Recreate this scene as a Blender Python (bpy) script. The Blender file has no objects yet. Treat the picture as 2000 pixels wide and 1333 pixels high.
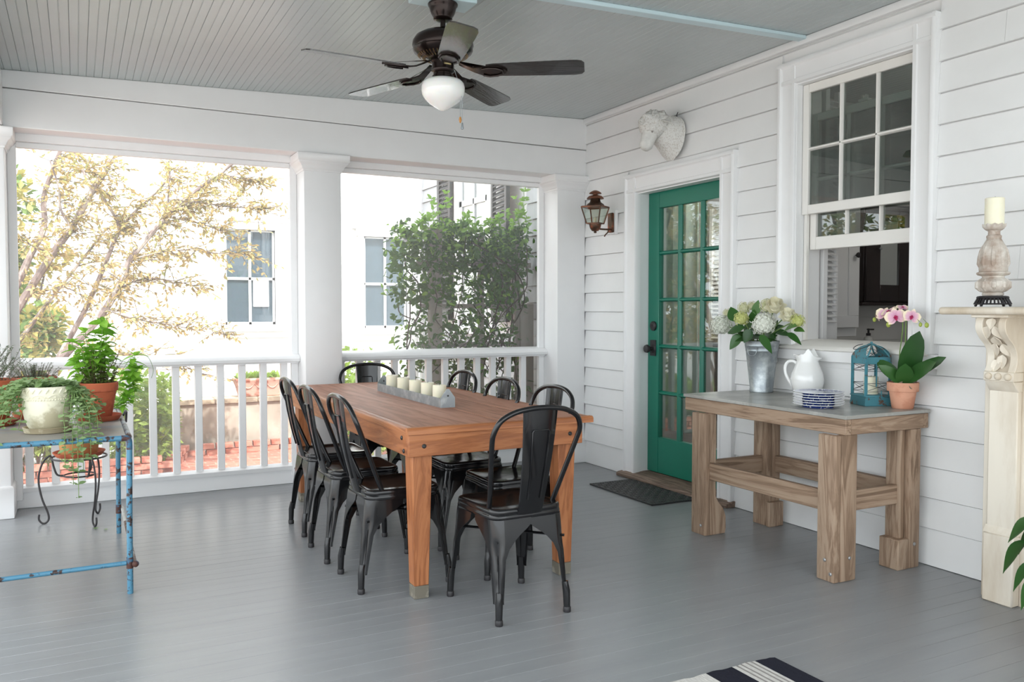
import bpy, bmesh, math, random
from mathutils import Vector, Matrix, noise
import numpy as np
C = bpy.context.scene.collection
sc = bpy.context.scene
R = math.radians
PI = math.pi
# ---------------------------------------------------------------- camera, world, sun, exposure
CAMH = 1.28
cd = bpy.data.cameras.new('camera'); cam = bpy.data.objects.new('camera', cd); C.objects.link(cam)
cd.sensor_width = 36.0; cd.lens = 36.0 * 1640.0 / 2000.0; cd.clip_start = 0.05
cam.location = (0, 0, CAMH); cam.rotation_euler = (R(90 - 2.15), 0, R(-27.4))
sc.camera = cam
w = bpy.data.worlds.new('sky'); sc.world = w; w.use_nodes = True
bg = w.node_tree.nodes['Background']
bg.inputs[0].default_value = (0.90, 0.96, 1.0, 1); bg.inputs[1].default_value = 3.2
sl = bpy.data.lights.new('sun', 'SUN'); sl.energy = 6.0; sl.angle = R(0.6); sl.color = (1.0, 0.97, 0.92)
so = bpy.data.objects.new('sun', sl); C.objects.link(so)
so.rotation_euler = Vector((0.05, -0.61, 0.79)).to_track_quat('Z', 'Y').to_euler()
sc.view_settings.view_transform = 'Standard'; sc.view_settings.look = 'None'
sc.view_settings.gamma = 1.0; sc.view_settings.use_curve_mapping = False
sc.view_settings.exposure = 0.30
sc.render.film_transparent = False
try:
    sc.cycles.max_bounces = 10; sc.cycles.transparent_max_bounces = 24; sc.cycles.diffuse_bounces = 6
    sc.cycles.glossy_bounces = 5; sc.cycles.caustics_reflective = False; sc.cycles.caustics_refractive = False
    sc.cycles.sample_clamp_indirect = 6.0
except Exception: pass

# ---------------------------------------------------------------- materials
def srgb(r, g, b):
    f = lambda c: ((c/255)/12.92 if c/255 <= 0.04045 else ((c/255+0.055)/1.055)**2.4)
    return (f(r), f(g), f(b), 1)
class NT:
    def __init__(s, name):
        s.m = bpy.data.materials.new(name); s.m.use_nodes = True; s.t = s.m.node_tree
        s.p = s.t.nodes['Principled BSDF']; s.out = s.t.nodes['Material Output']
    def n(s, ty, **kw):
        x = s.t.nodes.new(ty)
        for k, v in kw.items():
            if isinstance(k, str) and hasattr(x, k): setattr(x, k, v)
        return x
    def l(s, a, b): s.t.links.new(a, b)
    def coord(s, scale=(1, 1, 1), kind='Object'):
        c = s.n('ShaderNodeTexCoord'); mp = s.n('ShaderNodeMapping'); mp.inputs['Scale'].default_value = scale
        s.l(c.outputs[kind], mp.inputs[0]); return mp.outputs[0]
    def noise(s, vec, scale, detail=3, rough=0.55, dist=0.0):
        x = s.n('ShaderNodeTexNoise'); x.inputs['Scale'].default_value = scale; x.inputs['Detail'].default_value = detail
        x.inputs['Roughness'].default_value = rough; x.inputs['Distortion'].default_value = dist
        if vec is not None: s.l(vec, x.inputs['Vector'])
        return x.outputs['Fac']
    def ramp(s, fac, stops):
        x = s.n('ShaderNodeValToRGB'); e = x.color_ramp.elements
        while len(e) > 1: e.remove(e[-1])
        e[0].position, e[0].color = stops[0]
        for p, c in stops[1:]:
            q = e.new(p); q.color = c
        s.l(fac, x.inputs[0]); return x.outputs[0]
    def bump(s, h, strength=0.2, dist=0.01):
        b = s.n('ShaderNodeBump'); b.inputs['Strength'].default_value = strength; b.inputs['Distance'].default_value = dist
        s.l(h, b.inputs['Height']); s.l(b.outputs[0], s.p.inputs['Normal'])
    def setp(s, col=None, rough=0.5, metal=0.0, spec=0.5, coat=0.0):
        if col is not None: s.p.inputs['Base Color'].default_value = col
        s.p.inputs['Roughness'].default_value = rough; s.p.inputs['Metallic'].default_value = metal
        s.p.inputs['Specular IOR Level'].default_value = spec; s.p.inputs['Coat Weight'].default_value = coat
def mulc(c, k): return (c[0]*k, c[1]*k, c[2]*k, 1)
def paint(name, col, rough=0.45, var=0.05, scale=6.0, bump=0.05, bscale=60.0, metal=0.0, spec=0.5, coat=0.0):
    t = NT(name); t.setp(col, rough, metal, spec, coat); v = t.coord()
    f = t.noise(v, scale, 4)
    t.l(t.ramp(f, [(0.3, mulc(col, 1-var)), (0.7, mulc(col, 1+var*0.5))]), t.p.inputs['Base Color'])
    if bump: t.bump(t.noise(v, bscale, 2), bump, 0.004)
    return t.m
_wc = {}
def wood(name, cols, axis='y', scale=1.0, rough=0.5, bump=0.25, spec=0.4, knots=True, coat=0.0, long=12.0):
    key = name+'_'+axis
    if key in _wc: return _wc[key]
    t = NT(key.replace('_', ' ')); t.setp(cols[1], rough, 0, spec, coat)
    s = [9*scale]*3; s['xyz'.index(axis)] = 9*scale/long
    oi = t.n('ShaderNodeObjectInfo'); c = t.n('ShaderNodeTexCoord'); ad = t.n('ShaderNodeVectorMath', operation='ADD')
    mp = t.n('ShaderNodeMapping'); mp.inputs['Scale'].default_value = s
    t.l(c.outputs['Object'], ad.inputs[0]); sc_ = t.n('ShaderNodeVectorMath', operation='SCALE')
    sc_.inputs[0].default_value = (7.3, 5.1, 3.7); t.l(oi.outputs['Random'], sc_.inputs['Scale'])
    t.l(sc_.outputs[0], ad.inputs[1]); t.l(ad.outputs[0], mp.inputs[0]); v = mp.outputs[0]
    f1 = t.noise(v, 1.0, 5, 0.6, 1.2)
    wv = t.n('ShaderNodeMath', operation='MULTIPLY'); wv.inputs[1].default_value = 34.0; t.l(f1, wv.inputs[0])
    sn = t.n('ShaderNodeMath', operation='SINE'); t.l(wv.outputs[0], sn.inputs[0])
    f2 = t.noise(v, 7.0, 4, 0.6)
    m1 = t.n('ShaderNodeMath', operation='MULTIPLY_ADD'); m1.inputs[1].default_value = 0.20; t.l(sn.outputs[0], m1.inputs[0]); t.l(f1, m1.inputs[2])
    m2 = t.n('ShaderNodeMath', operation='MULTIPLY_ADD'); m2.inputs[1].default_value = 0.45; t.l(f2, m2.inputs[0]); t.l(m1.outputs[0], m2.inputs[2])
    col = t.ramp(m2.outputs[0], [(0.40, cols[0]), (0.68, cols[1]), (0.98, cols[2])])
    t.l(col, t.p.inputs['Base Color'])
    if bump: t.bump(m2.outputs[0], bump, 0.004)
    _wc[key] = t.m; return t.m
def worn(name, base, wear, thr=0.62, scale=9.0, rough=0.45, metal=0.0, soft=0.05, stretch=(1, 1, 1), spec=0.4):
    t = NT(name); t.setp(base, rough, metal, spec); v = t.coord(stretch)
    f = t.noise(v, scale, 6, 0.65); g = t.noise(v, scale*0.35, 3)
    a = t.n('ShaderNodeMath', operation='MULTIPLY_ADD'); a.inputs[1].default_value = 0.5; t.l(g, a.inputs[0]); t.l(f, a.inputs[2])
    t.l(t.ramp(a.outputs[0], [(0.35, mulc(base, 1.08)), (thr+0.14-soft, base), (thr+0.14+soft, wear)]), t.p.inputs['Base Color'])
    t.bump(f, 0.15, 0.004)
    return t.m
def glassmat(name, tint=(0.88, 0.91, 0.90, 1), ior=1.5, boost=0.02):
    t = NT(name); t.t.nodes.remove(t.p)
    tr = t.n('ShaderNodeBsdfTransparent'); tr.inputs[0].default_value = tint
    gl = t.n('ShaderNodeBsdfGlossy'); gl.inputs['Roughness'].default_value = 0.01; gl.inputs[0].default_value = (1, 1, 1, 1)
    fr = t.n('ShaderNodeFresnel'); ge = t.n('ShaderNodeNewGeometry'); mr = t.n('ShaderNodeMapRange'); mr.inputs[3].default_value = ior; mr.inputs[4].default_value = 1.0/ior
    t.l(ge.outputs['Backfacing'], mr.inputs[0]); t.l(mr.outputs[0], fr.inputs[0])
    ad = t.n('ShaderNodeMath', operation='ADD'); ad.inputs[1].default_value = boost; t.l(fr.outputs[0], ad.inputs[0])
    mx = t.n('ShaderNodeMixShader'); t.l(ad.outputs[0], mx.inputs[0]); t.l(tr.outputs[0], mx.inputs[1]); t.l(gl.outputs[0], mx.inputs[2])
    t.l(mx.outputs[0], t.out.inputs[0]); return t.m
def leafmat(name, c0, c1, rough=0.45, trans=0.35, scale=3.0, spec=0.4):
    t = NT(name); t.setp(c0, rough, 0, spec)
    f = t.noise(t.coord(kind='Object'), scale, 3)
    oi = t.n('ShaderNodeObjectInfo'); a = t.n('ShaderNodeMath', operation='MULTIPLY_ADD'); a.inputs[1].default_value = 0.3
    t.l(oi.outputs['Random'], a.inputs[0]); t.l(f, a.inputs[2])
    col = t.ramp(a.outputs[0], [(0.42, c0), (0.85, c1)])
    t.l(col, t.p.inputs['Base Color'])
    tl = t.n('ShaderNodeBsdfTranslucent'); t.l(col, tl.inputs[0]); mx = t.n('ShaderNodeMixShader'); mx.inputs[0].default_value = trans
    t.l(t.p.outputs[0], mx.inputs[1]); t.l(tl.outputs[0], mx.inputs[2]); t.l(mx.outputs[0], t.out.inputs[0])
    return t.m

WHITE = paint('white trim paint', (0.80, 0.80, 0.80, 1), 0.4, 0.02, 5, 0.04, 40)
SIDING_SHADE = paint('shade toned white siding', (0.46, 0.47, 0.49, 1), 0.5, 0.025, 5, 0.06, 30)  # white siding of the far stretch, its shade worked into a darker base colour
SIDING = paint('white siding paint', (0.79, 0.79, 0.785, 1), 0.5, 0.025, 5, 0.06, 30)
CREAMW = paint('warm white sash paint', (0.78, 0.76, 0.72, 1), 0.45, 0.02)
CEIL = paint('pale grey blue ceiling paint', (0.47, 0.515, 0.52, 1), 0.33, 0.03, 4, 0.03, 40)
HAINT = paint('light blue batten paint', (0.58, 0.72, 0.76, 1), 0.4, 0.02)
BLACKM = paint('gloss black metal', (0.008, 0.008, 0.009, 1), 0.14, 0.1, 5, 0.0, spec=0.4, coat=0.1)
IRON = paint('dark iron', (0.02, 0.018, 0.02, 1), 0.5, 0.2, 20, 0.2, 80)
BRONZE = paint('oil rubbed bronze', (0.022, 0.014, 0.012, 1), 0.22, 0.2, 8, 0.0, metal=0.6)
GREEN = paint('green door paint', (0.006, 0.165, 0.108, 1), 0.35, 0.06, 5, 0.05, 30)
GLASS = glassmat('window glass')
DARKGLASS = glassmat('sash glass', (0.60, 0.64, 0.62, 1), 1.5, 0.05)
CANDLE = paint('ivory candle wax', (0.83, 0.79, 0.62, 1), 0.45, 0.03, 12, 0.02); 
CANDLE.node_tree.nodes['Principled BSDF'].inputs['Subsurface Weight'].default_value = 0.3
CANDLE.node_tree.nodes['Principled BSDF'].inputs['Subsurface Radius'].default_value = (0.02, 0.015, 0.008)
WICK = paint('wick', (0.05, 0.045, 0.04, 1), 0.9, 0.1)
TERRA = worn('terracotta', srgb(184, 98, 66), srgb(158, 80, 54), 0.6, 7, 0.75)
TERRAP = worn('pale terracotta', srgb(206, 152, 126), srgb(192, 134, 108), 0.6, 8, 0.8)
SOIL = paint('potting soil', (0.05, 0.032, 0.02, 1), 0.95, 0.4, 40, 0.8, 90)
ZINC = worn('zinc sheet', srgb(178, 177, 172), srgb(158, 157, 152), 0.55, 5, 0.32, 0.15)
GALV = worn('galvanised steel', srgb(186, 192, 193), srgb(150, 157, 161), 0.52, 22, 0.36, 0.6, 0.12)
BLUEM = worn('chipped blue metal paint', srgb(78, 130, 156), srgb(60, 44, 40), 0.685, 42, 0.38, 0.0, 0.03)
TEAL = worn('worn teal metal paint', srgb(72, 130, 142), srgb(100, 72, 56), 0.72, 34, 0.5, 0.0, 0.03)
CERAM = paint('white glazed ceramic', (0.83, 0.83, 0.82, 1), 0.12, 0.01, 5, 0.0, coat=0.4)
CREAMC = worn('cream painted mantel wood', srgb(224, 216, 202), srgb(192, 176, 154), 0.60, 3.0, 0.5, 0, 0.12, (1, 1, 0.25))
TABW = ((0.235, 0.080, 0.030, 1), (0.34, 0.122, 0.046, 1), (0.42, 0.165, 0.066, 1))
TABT = ((0.23, 0.095, 0.055, 1), (0.37, 0.165, 0.10, 1), (0.45, 0.22, 0.145, 1))
PINE = ((0.185, 0.118, 0.076, 1), (0.31, 0.21, 0.142, 1), (0.38, 0.275, 0.195, 1))
LEAFG = leafmat('dark glossy leaf', (0.018, 0.07, 0.014, 1), (0.045, 0.135, 0.03, 1), 0.3, 0.14)
BASIL = leafmat('bright basil leaf', (0.16, 0.40, 0.03, 1), (0.32, 0.60, 0.08, 1), 0.45, 0.4)
HERB = leafmat('oregano leaf', (0.20, 0.32, 0.12, 1), (0.36, 0.50, 0.24, 1), 0.6, 0.35)
STEMG = paint('green stem', (0.16, 0.26, 0.07, 1), 0.6, 0.2, 20)

# ---------------------------------------------------------------- mesh builder
class MB:
    def __init__(s): s.v = []; s.f = []
    def add(s, vs, fs):
        o = len(s.v); s.v += [tuple(v) for v in vs]; s.f += [tuple(i+o for i in f) for f in fs]; return s
    def box(s, x0, x1, y0, y1, z0, z1, M=None):
        vs = [(x, y, z) for z in (z0, z1) for y in (y0, y1) for x in (x0, x1)]
        if M is not None: vs = [tuple(M @ Vector(v)) for v in vs]
        return s.add(vs, [(0, 2, 3, 1), (4, 5, 7, 6), (0, 1, 5, 4), (2, 6, 7, 3), (0, 4, 6, 2), (1, 3, 7, 5)])
    def bar(s, a, b, w, h, up=(0, 0, 1)):
        a = Vector(a); b = Vector(b); d = (b-a).normalized(); u = Vector(up); x = d.cross(u).normalized(); y = x.cross(d)
        vs = [p + x*(sx*w/2) + y*(sy*h/2) for p in (a, b) for sx, sy in ((-1, -1), (1, -1), (1, 1), (-1, 1))]
        return s.add(vs, [(0, 1, 2, 3), (7, 6, 5, 4), (0, 4, 5, 1), (1, 5, 6, 2), (2, 6, 7, 3), (3, 7, 4, 0)])
    def loft(s, rings, closed=True, cap=(True, True)):
        n = len(rings[0]); o = len(s.v); fs = []
        for i in range(len(rings)-1):
            for j in range(n if closed else n-1):
                k = (j+1) % n
                fs.append((i*n+j, i*n+k, (i+1)*n+k, (i+1)*n+j))
        if closed and cap[0]: fs.append(tuple(range(n-1, -1, -1)))
        if closed and cap[1]: fs.append(tuple((len(rings)-1)*n+j for j in range(n)))
        return s.add([p for r in rings for p in r], fs)
    def prism(s, poly, axis, a, b):
        def P(u, v, t): return {'x': (t, u, v), 'y': (u, t, v), 'z': (u, v, t)}[axis]
        return s.loft([[P(u, v, a) for u, v in poly], [P(u, v, b) for u, v in poly]])
    def tube(s, pts, r, n=8, closed=False, cap=True):
        pts = [Vector(p) for p in pts]; m = len(pts); rs = r if isinstance(r, (list, tuple)) else [r]*m
        rings = []; prev = None
        for i in range(m):
            if closed: t = pts[(i+1) % m]-pts[i-1]
            else: t = pts[min(i+1, m-1)]-pts[max(i-1, 0)]
            t.normalize()
            if prev is None:
                a = Vector((0, 0, 1)) if abs(t.z) < 0.9 else Vector((1, 0, 0)); u = t.cross(a).normalized()
            else:
                u = (prev - t*prev.dot(t))
                u = u.normalized() if u.length > 1e-6 else t.orthogonal().normalized()
            prev = u; v = t.cross(u)
            rings.append([pts[i]+(u*math.cos(2*PI*k/n)+v*math.sin(2*PI*k/n))*rs[i] for k in range(n)])
        if closed: rings.append(rings[0]); return s.loft(rings, True, (False, False))
        return s.loft(rings, True, (cap, cap))
    def lathe(s, prof, c=(0, 0, 0), n=24, axis='z', cap=(True, True), ph=0.0):
        rings = []
        for r, z in prof:
            ring = []
            for k in range(n):
                a = ph+2*PI*k/n; x, y = r*math.cos(a), r*math.sin(a)
                p = (x, y, z) if axis == 'z' else ((z, x, y) if axis == 'x' else (y, z, x))
                ring.append((p[0]+c[0], p[1]+c[1], p[2]+c[2]))
            rings.append(ring)
        return s.loft(rings, True, cap)
    def sqloft(s, prof, c=(0, 0, 0), ay=1.0):   # square rings: (half, z) or (hx, hy, z)
        rings = []
        for q in prof:
            hx, hy, z = q if len(q) == 3 else (q[0], q[0]*ay, q[1])
            rings.append([(c[0]+hx*a, c[1]+hy*b, c[2]+z) for a, b in ((-1, -1), (1, -1), (1, 1), (-1, 1))])
        return s.loft(rings)
    def ball(s, c, r, n=10, m=7, sc_=(1, 1, 1)):
        rings = []
        for i in range(m+1):
            t = -PI/2+PI*i/m; rr = max(math.cos(t), 0.02)
            rings.append([(c[0]+r*sc_[0]*rr*math.cos(2*PI*k/n), c[1]+r*sc_[1]*rr*math.sin(2*PI*k/n), c[2]+r*sc_[2]*math.sin(t)) for k in range(n)])
        return s.loft(rings)
    def leaf(s, b, d, up, L, W, fold=0.25, curl=0.2, n=4, shape=None):
        b = Vector(b); d = Vector(d).normalized(); up = Vector(up); x = d.cross(up)
        x = x.normalized() if x.length > 1e-4 else d.orthogonal().normalized(); u = x.cross(d)
        vs = []; fs = []
        for i in range(n+1):
            t = i/n; w_ = (shape(t) if shape else math.sin(PI*min(1, t**0.8))**0.9)*W/2
            if i in (0, n): w_ = W*0.015
            c = b+d*(L*t)-u*(curl*L*t*t)
            vs += [c-x*w_+u*(fold*w_), c, c+x*w_+u*(fold*w_)]
        for i in range(n):
            o = 3*i
            fs += [(o, o+1, o+4, o+3), (o+1, o+2, o+5, o+4)]
        return s.add(vs, fs)
    def mesh(s, name, mat, bevel=0.0, seg=1, smooth=True, angle=38, solid=0.0):
        me = bpy.data.meshes.new(name); me.from_pydata(s.v, [], s.f)
        bm = bmesh.new(); bm.from_mesh(me)
        if solid: bmesh.ops.solidify(bm, geom=bm.faces[:], thickness=solid)
        bmesh.ops.recalc_face_normals(bm, faces=bm.faces)
        if bevel:
            es = [e for e in bm.edges if len(e.link_faces) == 2 and e.calc_face_angle(0) > 0.6]
            bmesh.ops.bevel(bm, geom=es, offset=bevel, segments=seg, affect='EDGES', profile=0.5, clamp_overlap=True)
        bm.to_mesh(me); bm.free()
        if mat: me.materials.append(mat)
        if smooth:
            me.polygons.foreach_set('use_smooth', [True]*len(me.polygons))
            me.set_sharp_from_angle(angle=R(angle))
        return me
    def build(s, name, mat, parent=None, loc=None, **kw):
        o = bpy.data.objects.new(name, s.mesh(name, mat, **kw)); C.objects.link(o)
        if parent is not None: o.parent = parent
        if loc is not None: o.location = loc
        return o
def inst(name, mesh, parent, M):
    o = bpy.data.objects.new(name, mesh); C.objects.link(o); o.parent = parent; o.matrix_local = M; return o
def tag(o, label=None, cat=None, group=None, kind=None):
    if label: o['label'] = label
    if cat: o['category'] = cat
    if group: o['group'] = group
    if kind: o['kind'] = kind
    return o
def thing(name, label, cat, loc=(0, 0, 0), rotz=0.0, group=None):
    o = bpy.data.objects.new(name, None); C.objects.link(o); o.location = loc; o.rotation_euler = (0, 0, rotz)
    o.empty_display_size = 0.05
    return tag(o, label, cat, group)
def struct(name): 
    o = bpy.data.objects.new(name, None); C.objects.link(o); o['kind'] = 'structure'; o.empty_display_size = 0.05; return o
def copy_tree(o, parent=None):
    c = o.copy(); C.objects.link(c)
    if parent is not None: c.parent = parent; c.matrix_local = o.matrix_local.copy()
    for ch in list(o.children): copy_tree(ch, c)
    return c
def box(x0, x1, y0, y1, z0, z1): return MB().box(x0, x1, y0, y1, z0, z1)
def TM(loc, rot=(0, 0, 0), s=1.0):
    from mathutils import Euler
    return Matrix.LocRotScale(Vector(loc), Euler(rot), Vector((s, s, s)) if not isinstance(s, tuple) else Vector(s))
def ori(loc, d, up=(0, 0, 1), s=1.0, roll=0.0):   # matrix whose +Y points along d and +Z near up
    y = Vector(d).normalized(); x = y.cross(Vector(up))
    x = x.normalized() if x.length > 1e-4 else y.orthogonal().normalized(); z = x.cross(y)
    M = Matrix((x, y, z)).transposed().to_4x4(); M.translation = Vector(loc)
    return M @ Matrix.Rotation(roll, 4, 'Y') @ Matrix.Scale(s, 4)
def smoothpath(pts, k=4):
    pts = [Vector(p) for p in pts]; out = []
    for i in range(len(pts)-1):
        p0 = pts[max(i-1, 0)]; p1 = pts[i]; p2 = pts[i+1]; p3 = pts[min(i+2, len(pts)-1)]
        for j in range(k):
            t = j/k
            out.append(0.5*((2*p1)+(p2-p0)*t+(2*p0-5*p1+4*p2-p3)*t*t+(3*p1-p0-3*p2+p3)*t**3))
    out.append(pts[-1]); return out
# ================================================================ STRUCTURE
XW = 3.775; YB = 5.94
rnd = random.Random(4)
def zc(x): return 2.735 + 0.031*x
# ---- floor
FLOORM = NT('grey painted floor boards')
FLOORM.setp((0.24, 0.25, 0.26, 1), 0.3, 0, 0.5)
_v = FLOORM.coord((0.6, 6, 6)); _f = FLOORM.noise(_v, 2.2, 5, 0.6); _g = FLOORM.noise(FLOORM.coord(), 1.3, 3)
FLOORM.l(FLOORM.ramp(_f, [(0.3, (0.235, 0.245, 0.255, 1)), (0.7, (0.27, 0.28, 0.29, 1))]), FLOORM.p.inputs['Base Color'])
FLOORM.l(FLOORM.ramp(_g, [(0.2, (0.27,)*3+(1,)), (0.8, (0.34,)*3+(1,))]), FLOORM.p.inputs['Roughness'])
FLOORM = FLOORM.m
fl = box(-0.70, 3.78, -1.0, 6.28, -0.16, -0.022).build('floor', FLOORM); tag(fl, kind='structure')
bw = 0.083; n = int((6.28+1.0)/bw)
for i in range(n+1):
    y0 = -1.0+i*bw
    box(-0.70, 3.78, y0+0.0002, min(y0+bw-0.0002, 6.29), -0.021, -0.0004*rnd.random()).build('floorboard', FLOORM, fl, bevel=0.0008)
box(-0.74, 3.78, 6.29, 6.33, -0.5, -0.0).build('skirt_board', WHITE, fl)
# ---- ceiling
ce = struct('ceiling')
rf = MB(); rf.prism([(-1.45, zc(-1.45)+0.02), (3.80, zc(3.8)+0.02), (3.80, zc(3.8)+0.16), (-1.45, zc(-1.45)+0.16)], 'y', -1.05, 6.42)
rf.build('roof_deck', WHITE, ce)
pitch = 0.088; k = int((3.775+0.40)/pitch)+1
for i in range(k):
    x0 = 3.775-(i+1)*pitch
    prof = []
    for a, d in ((0, .004), (.0022, 0), (.041, 0), (.043, .0032), (.045, .0032), (.047, 0), (.0858, 0), (.088, .004), (.088, .02), (0, .02)):
        prof.append((x0+a, zc(x0+a)+d))
    MB().prism(prof, 'y', -1.0, YB+0.02).build('ceiling_board', CEIL, ce, smooth=False)
def slopebox(name, x0, x1, y0, y1, top, th, m, parent=None):
    o = MB().prism([(x0, zc(x0)+top), (x1, zc(x1)+top), (x1, zc(x1)+top-th), (x0, zc(x0)+top-th)], 'y', y0, y1).build(name, m, parent, bevel=0.003)
    if parent is None: tag(o, kind='structure')
    return o
slopebox('trim_1', -0.40, 3.735, 3.545, 3.605, 0.0, 0.022, HAINT)
tr = box(3.735, 3.772, -1.0, YB, zc(3.75)-0.045, zc(3.75)-0.001).build('trim_2', WHITE, bevel=0.008, seg=2); tag(tr, kind='structure')
# ---- beam over the railing (back) and left beam
bb = struct('wall_back')
MB().prism([(-0.64, 2.62), (XW, 2.60), (XW, zc(XW)), (-0.64, zc(-0.64))], 'y', YB-0.004, YB+0.10).build('fascia_board', WHITE, bb, bevel=0.004)
MB().prism([(-0.66, 2.385), (XW, 2.378), (XW, 2.596), (-0.66, 2.616)], 'y', YB, YB+0.19).build('beam', WHITE, bb, bevel=0.004)
box(-0.64, XW, 6.13, 6.26, 2.335, 2.75).build('header', WHITE, bb, bevel=0.002)
box(-0.64, XW, 6.05, 6.42, 2.62, 2.95).build('soffit_block', WHITE, bb)
wl = struct('wall_left')
box(-0.64, -0.372, -1.0, YB-0.01, 2.385, 2.70).build('beam', WHITE, wl, bevel=0.004)
box(-0.60, -0.385, -1.0, YB-0.01, 2.62, 2.76).build('fascia_board', WHITE, wl)
# ---- columns
def column(x, label, full=True):
    t = thing('porch_column', label, 'column', (x, YB+0.135, 0), 0, 'white square porch columns')
    MB().sqloft([(0.133, 0.19), (0.133, 2.30)]).build('shaft', WHITE, t, bevel=0.006, seg=2)
    MB().sqloft([(0.148, 0.0), (0.148, 0.185), (0.142, 0.196), (0.135, 0.20)]).build('base', WHITE, t, bevel=0.003)
    MB().sqloft([(0.134, 2.255), (0.139, 2.258), (0.139, 2.268), (0.147, 2.272), (0.150, 2.284), (0.160, 2.300), (0.174, 2.312), (0.176, 2.322), (0.184, 2.326),
                 (0.186, 2.374), (0.182, 2.380)]).build('capital', WHITE, t, bevel=0.0015)
    return t
column(1.567, 'white square porch column in the middle between the two screened bays')
column(3.632, 'white square porch column in the corner against the clapboard wall')
column(-0.505, 'white square porch column at the left edge of the photo')
# ---- screen frames and insect screens
SCR = NT('insect screen'); SCR.t.nodes.remove(SCR.p)
_t = SCR.n('ShaderNodeBsdfTransparent'); _d = SCR.n('ShaderNodeBsdfDiffuse'); _d.inputs[0].default_value = (0.55, 0.56, 0.56, 1)
_tl = SCR.n('ShaderNodeBsdfTranslucent'); _tl.inputs[0].default_value = (0.6, 0.6, 0.6, 1)
_a = SCR.n('ShaderNodeMixShader'); _a.inputs[0].default_value = 0.5; SCR.l(_d.outputs[0], _a.inputs[1]); SCR.l(_tl.outputs[0], _a.inputs[2])
_m = SCR.n('ShaderNodeMixShader'); _m.inputs[0].default_value = 0.11; SCR.l(_t.outputs[0], _m.inputs[1]); SCR.l(_a.outputs[0], _m.inputs[2]); SCR.l(_m.outputs[0], SCR.out.inputs[0]); SCR = SCR.m
def screen(i, x0, x1):
    t = struct('trim_%d' % i)
    box(x0, x0+0.05, 6.16, 6.20, 0.06, 2.335).build('screen_stile', WHITE, t, bevel=0.003)
    box(x1-0.05, x1, 6.16, 6.20, 0.06, 2.335).build('screen_stile', WHITE, t, bevel=0.003)
    box(x0+0.05, x1-0.05, 6.16, 6.20, 2.30, 2.335).build('screen_rail', WHITE, t, bevel=0.003)
    box(x0+0.05, x1-0.05, 6.262, 6.264, 0.10, 2.32).build('insect_screen', SCR, t, smooth=False)
screen(3, -0.372, 1.434); screen(4, 1.70, 3.499)
# ---- railings
def railing(x0, x1, xs, label):
    t = thing('porch_railing', label, 'railing', ((x0+x1)/2, 6.21, 0)); cx = (x0+x1)/2
    pr_ = [(6.10, .905), (6.135, .90), (6.135, .89), (6.285, .89), (6.285, .90), (6.31, .905), (6.318, .925), (6.31, .94), (6.27, .957), (6.21, .968), (6.15, .957), (6.11, .945), (6.095, .925)]
    MB().prism([(y-6.21, z) for y, z in pr_], 'x', x0-cx+0.002, x1-cx-0.002).build('top_rail', WHITE, t, angle=50)
    MB().prism([(-.035, .105), (.035, .105), (.045, .135), (0, .155), (-.045, .135)], 'x', x0-cx+.002, x1-cx-.002).build('bottom_rail', WHITE, t)
    box(x0-cx+.002, x1-cx-.002, -0.012, 0.02, -0.0, 0.108).build('toe_board', WHITE, t, bevel=0.003)
    me = box(-0.0235, 0.0235, -0.0235, 0.0235, 0.145, 0.893).mesh('baluster', WHITE, bevel=0.003)
    for x in xs: inst('baluster', me, t, TM((x-cx, 0, 0)))
railing(-0.372, 1.434, [-0.285+0.1475*i for i in range(12)], 'white wooden railing with square balusters behind the potted herbs')
railing(1.70, 3.499, [1.765+0.1412*i for i in range(12)], 'white wooden railing with square balusters behind the dining table')
# ---- right wall: backing with openings
DY0, DY1, DZ = 4.275, 5.207, 2.15
WY0, WY1, WZ0, WZ1 = 2.835, 3.625, 1.10, 2.59
wr = MB()
e = 0.0195
for a in ((-2.6, WY0-e, -.5, 6.5), (WY0-e, WY1+e, -.5, WZ0-.04), (WY0-e, WY1+e, WZ1+e, 6.5), (WY1+e, DY0-e, -.5, 6.5), (DY0-e, DY1+e, -.5, 0.0), (DY0-e, DY1+e, DZ+e, 6.5), (DY1+e, 9.66, -.5, 6.5)):
    wr.box(3.787, 3.93, *a)
wr = wr.build('wall_right', SIDING, smooth=False); tag(wr, kind='structure')
P_ = 0.1537
holes = [(4.135, 5.346, -1, 2.305), (2.725, 3.765, 1.055, 2.735), (2.705, 3.785, 0.985, 1.06)]
def siding(z0, z1, ya, yb, hl, brk, m=SIDING):
    segs = [(ya, yb)]
    for h0, h1, a, b in hl:
        if b <= z0+0.02 or a >= z1-0.02: continue
        segs = [q for s0, s1 in segs for q in ((s0, min(s1, h0)), (max(s0, h1), s1)) if q[1]-q[0] > 0.02]
    out = []
    for s0, s1 in segs:
        cuts = sorted(c for c in brk if s0+0.3 < c < s1-0.3)
        for a, b in zip([s0]+cuts, cuts+[s1]): out.append((a+0.0006, b-0.0006))
    for a, b in out:
        MB().prism([(3.760, z0+0.003), (3.785, z0+0.003), (3.785, z1-0.003), (3.776, z1-0.003)], 'y', a, b).build('siding_board', m, wr, smooth=False)
z = -0.0; row = 0
while z < 2.83:
    z1 = (0.185 if row == 0 else z+P_)
    ze = min(z1, 2.832)
    b_ = rnd.uniform(0.3, 2.35)
    siding(z, ze, -2.6, YB+0.01, holes, [b_] + ([rnd.uniform(1.4, 2.4)] if b_ < 0.9 else []))
    z = z1; row += 1
# boards on the far stretch of the house wall outside
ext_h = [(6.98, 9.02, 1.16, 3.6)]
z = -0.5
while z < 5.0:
    siding(z, z+P_, 6.30, 9.66, ext_h, [], SIDING_SHADE); z += P_
box(3.745, 3.79, 9.64, 9.70, -.5, 6.5).build('corner_board', WHITE, wr)
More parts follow.
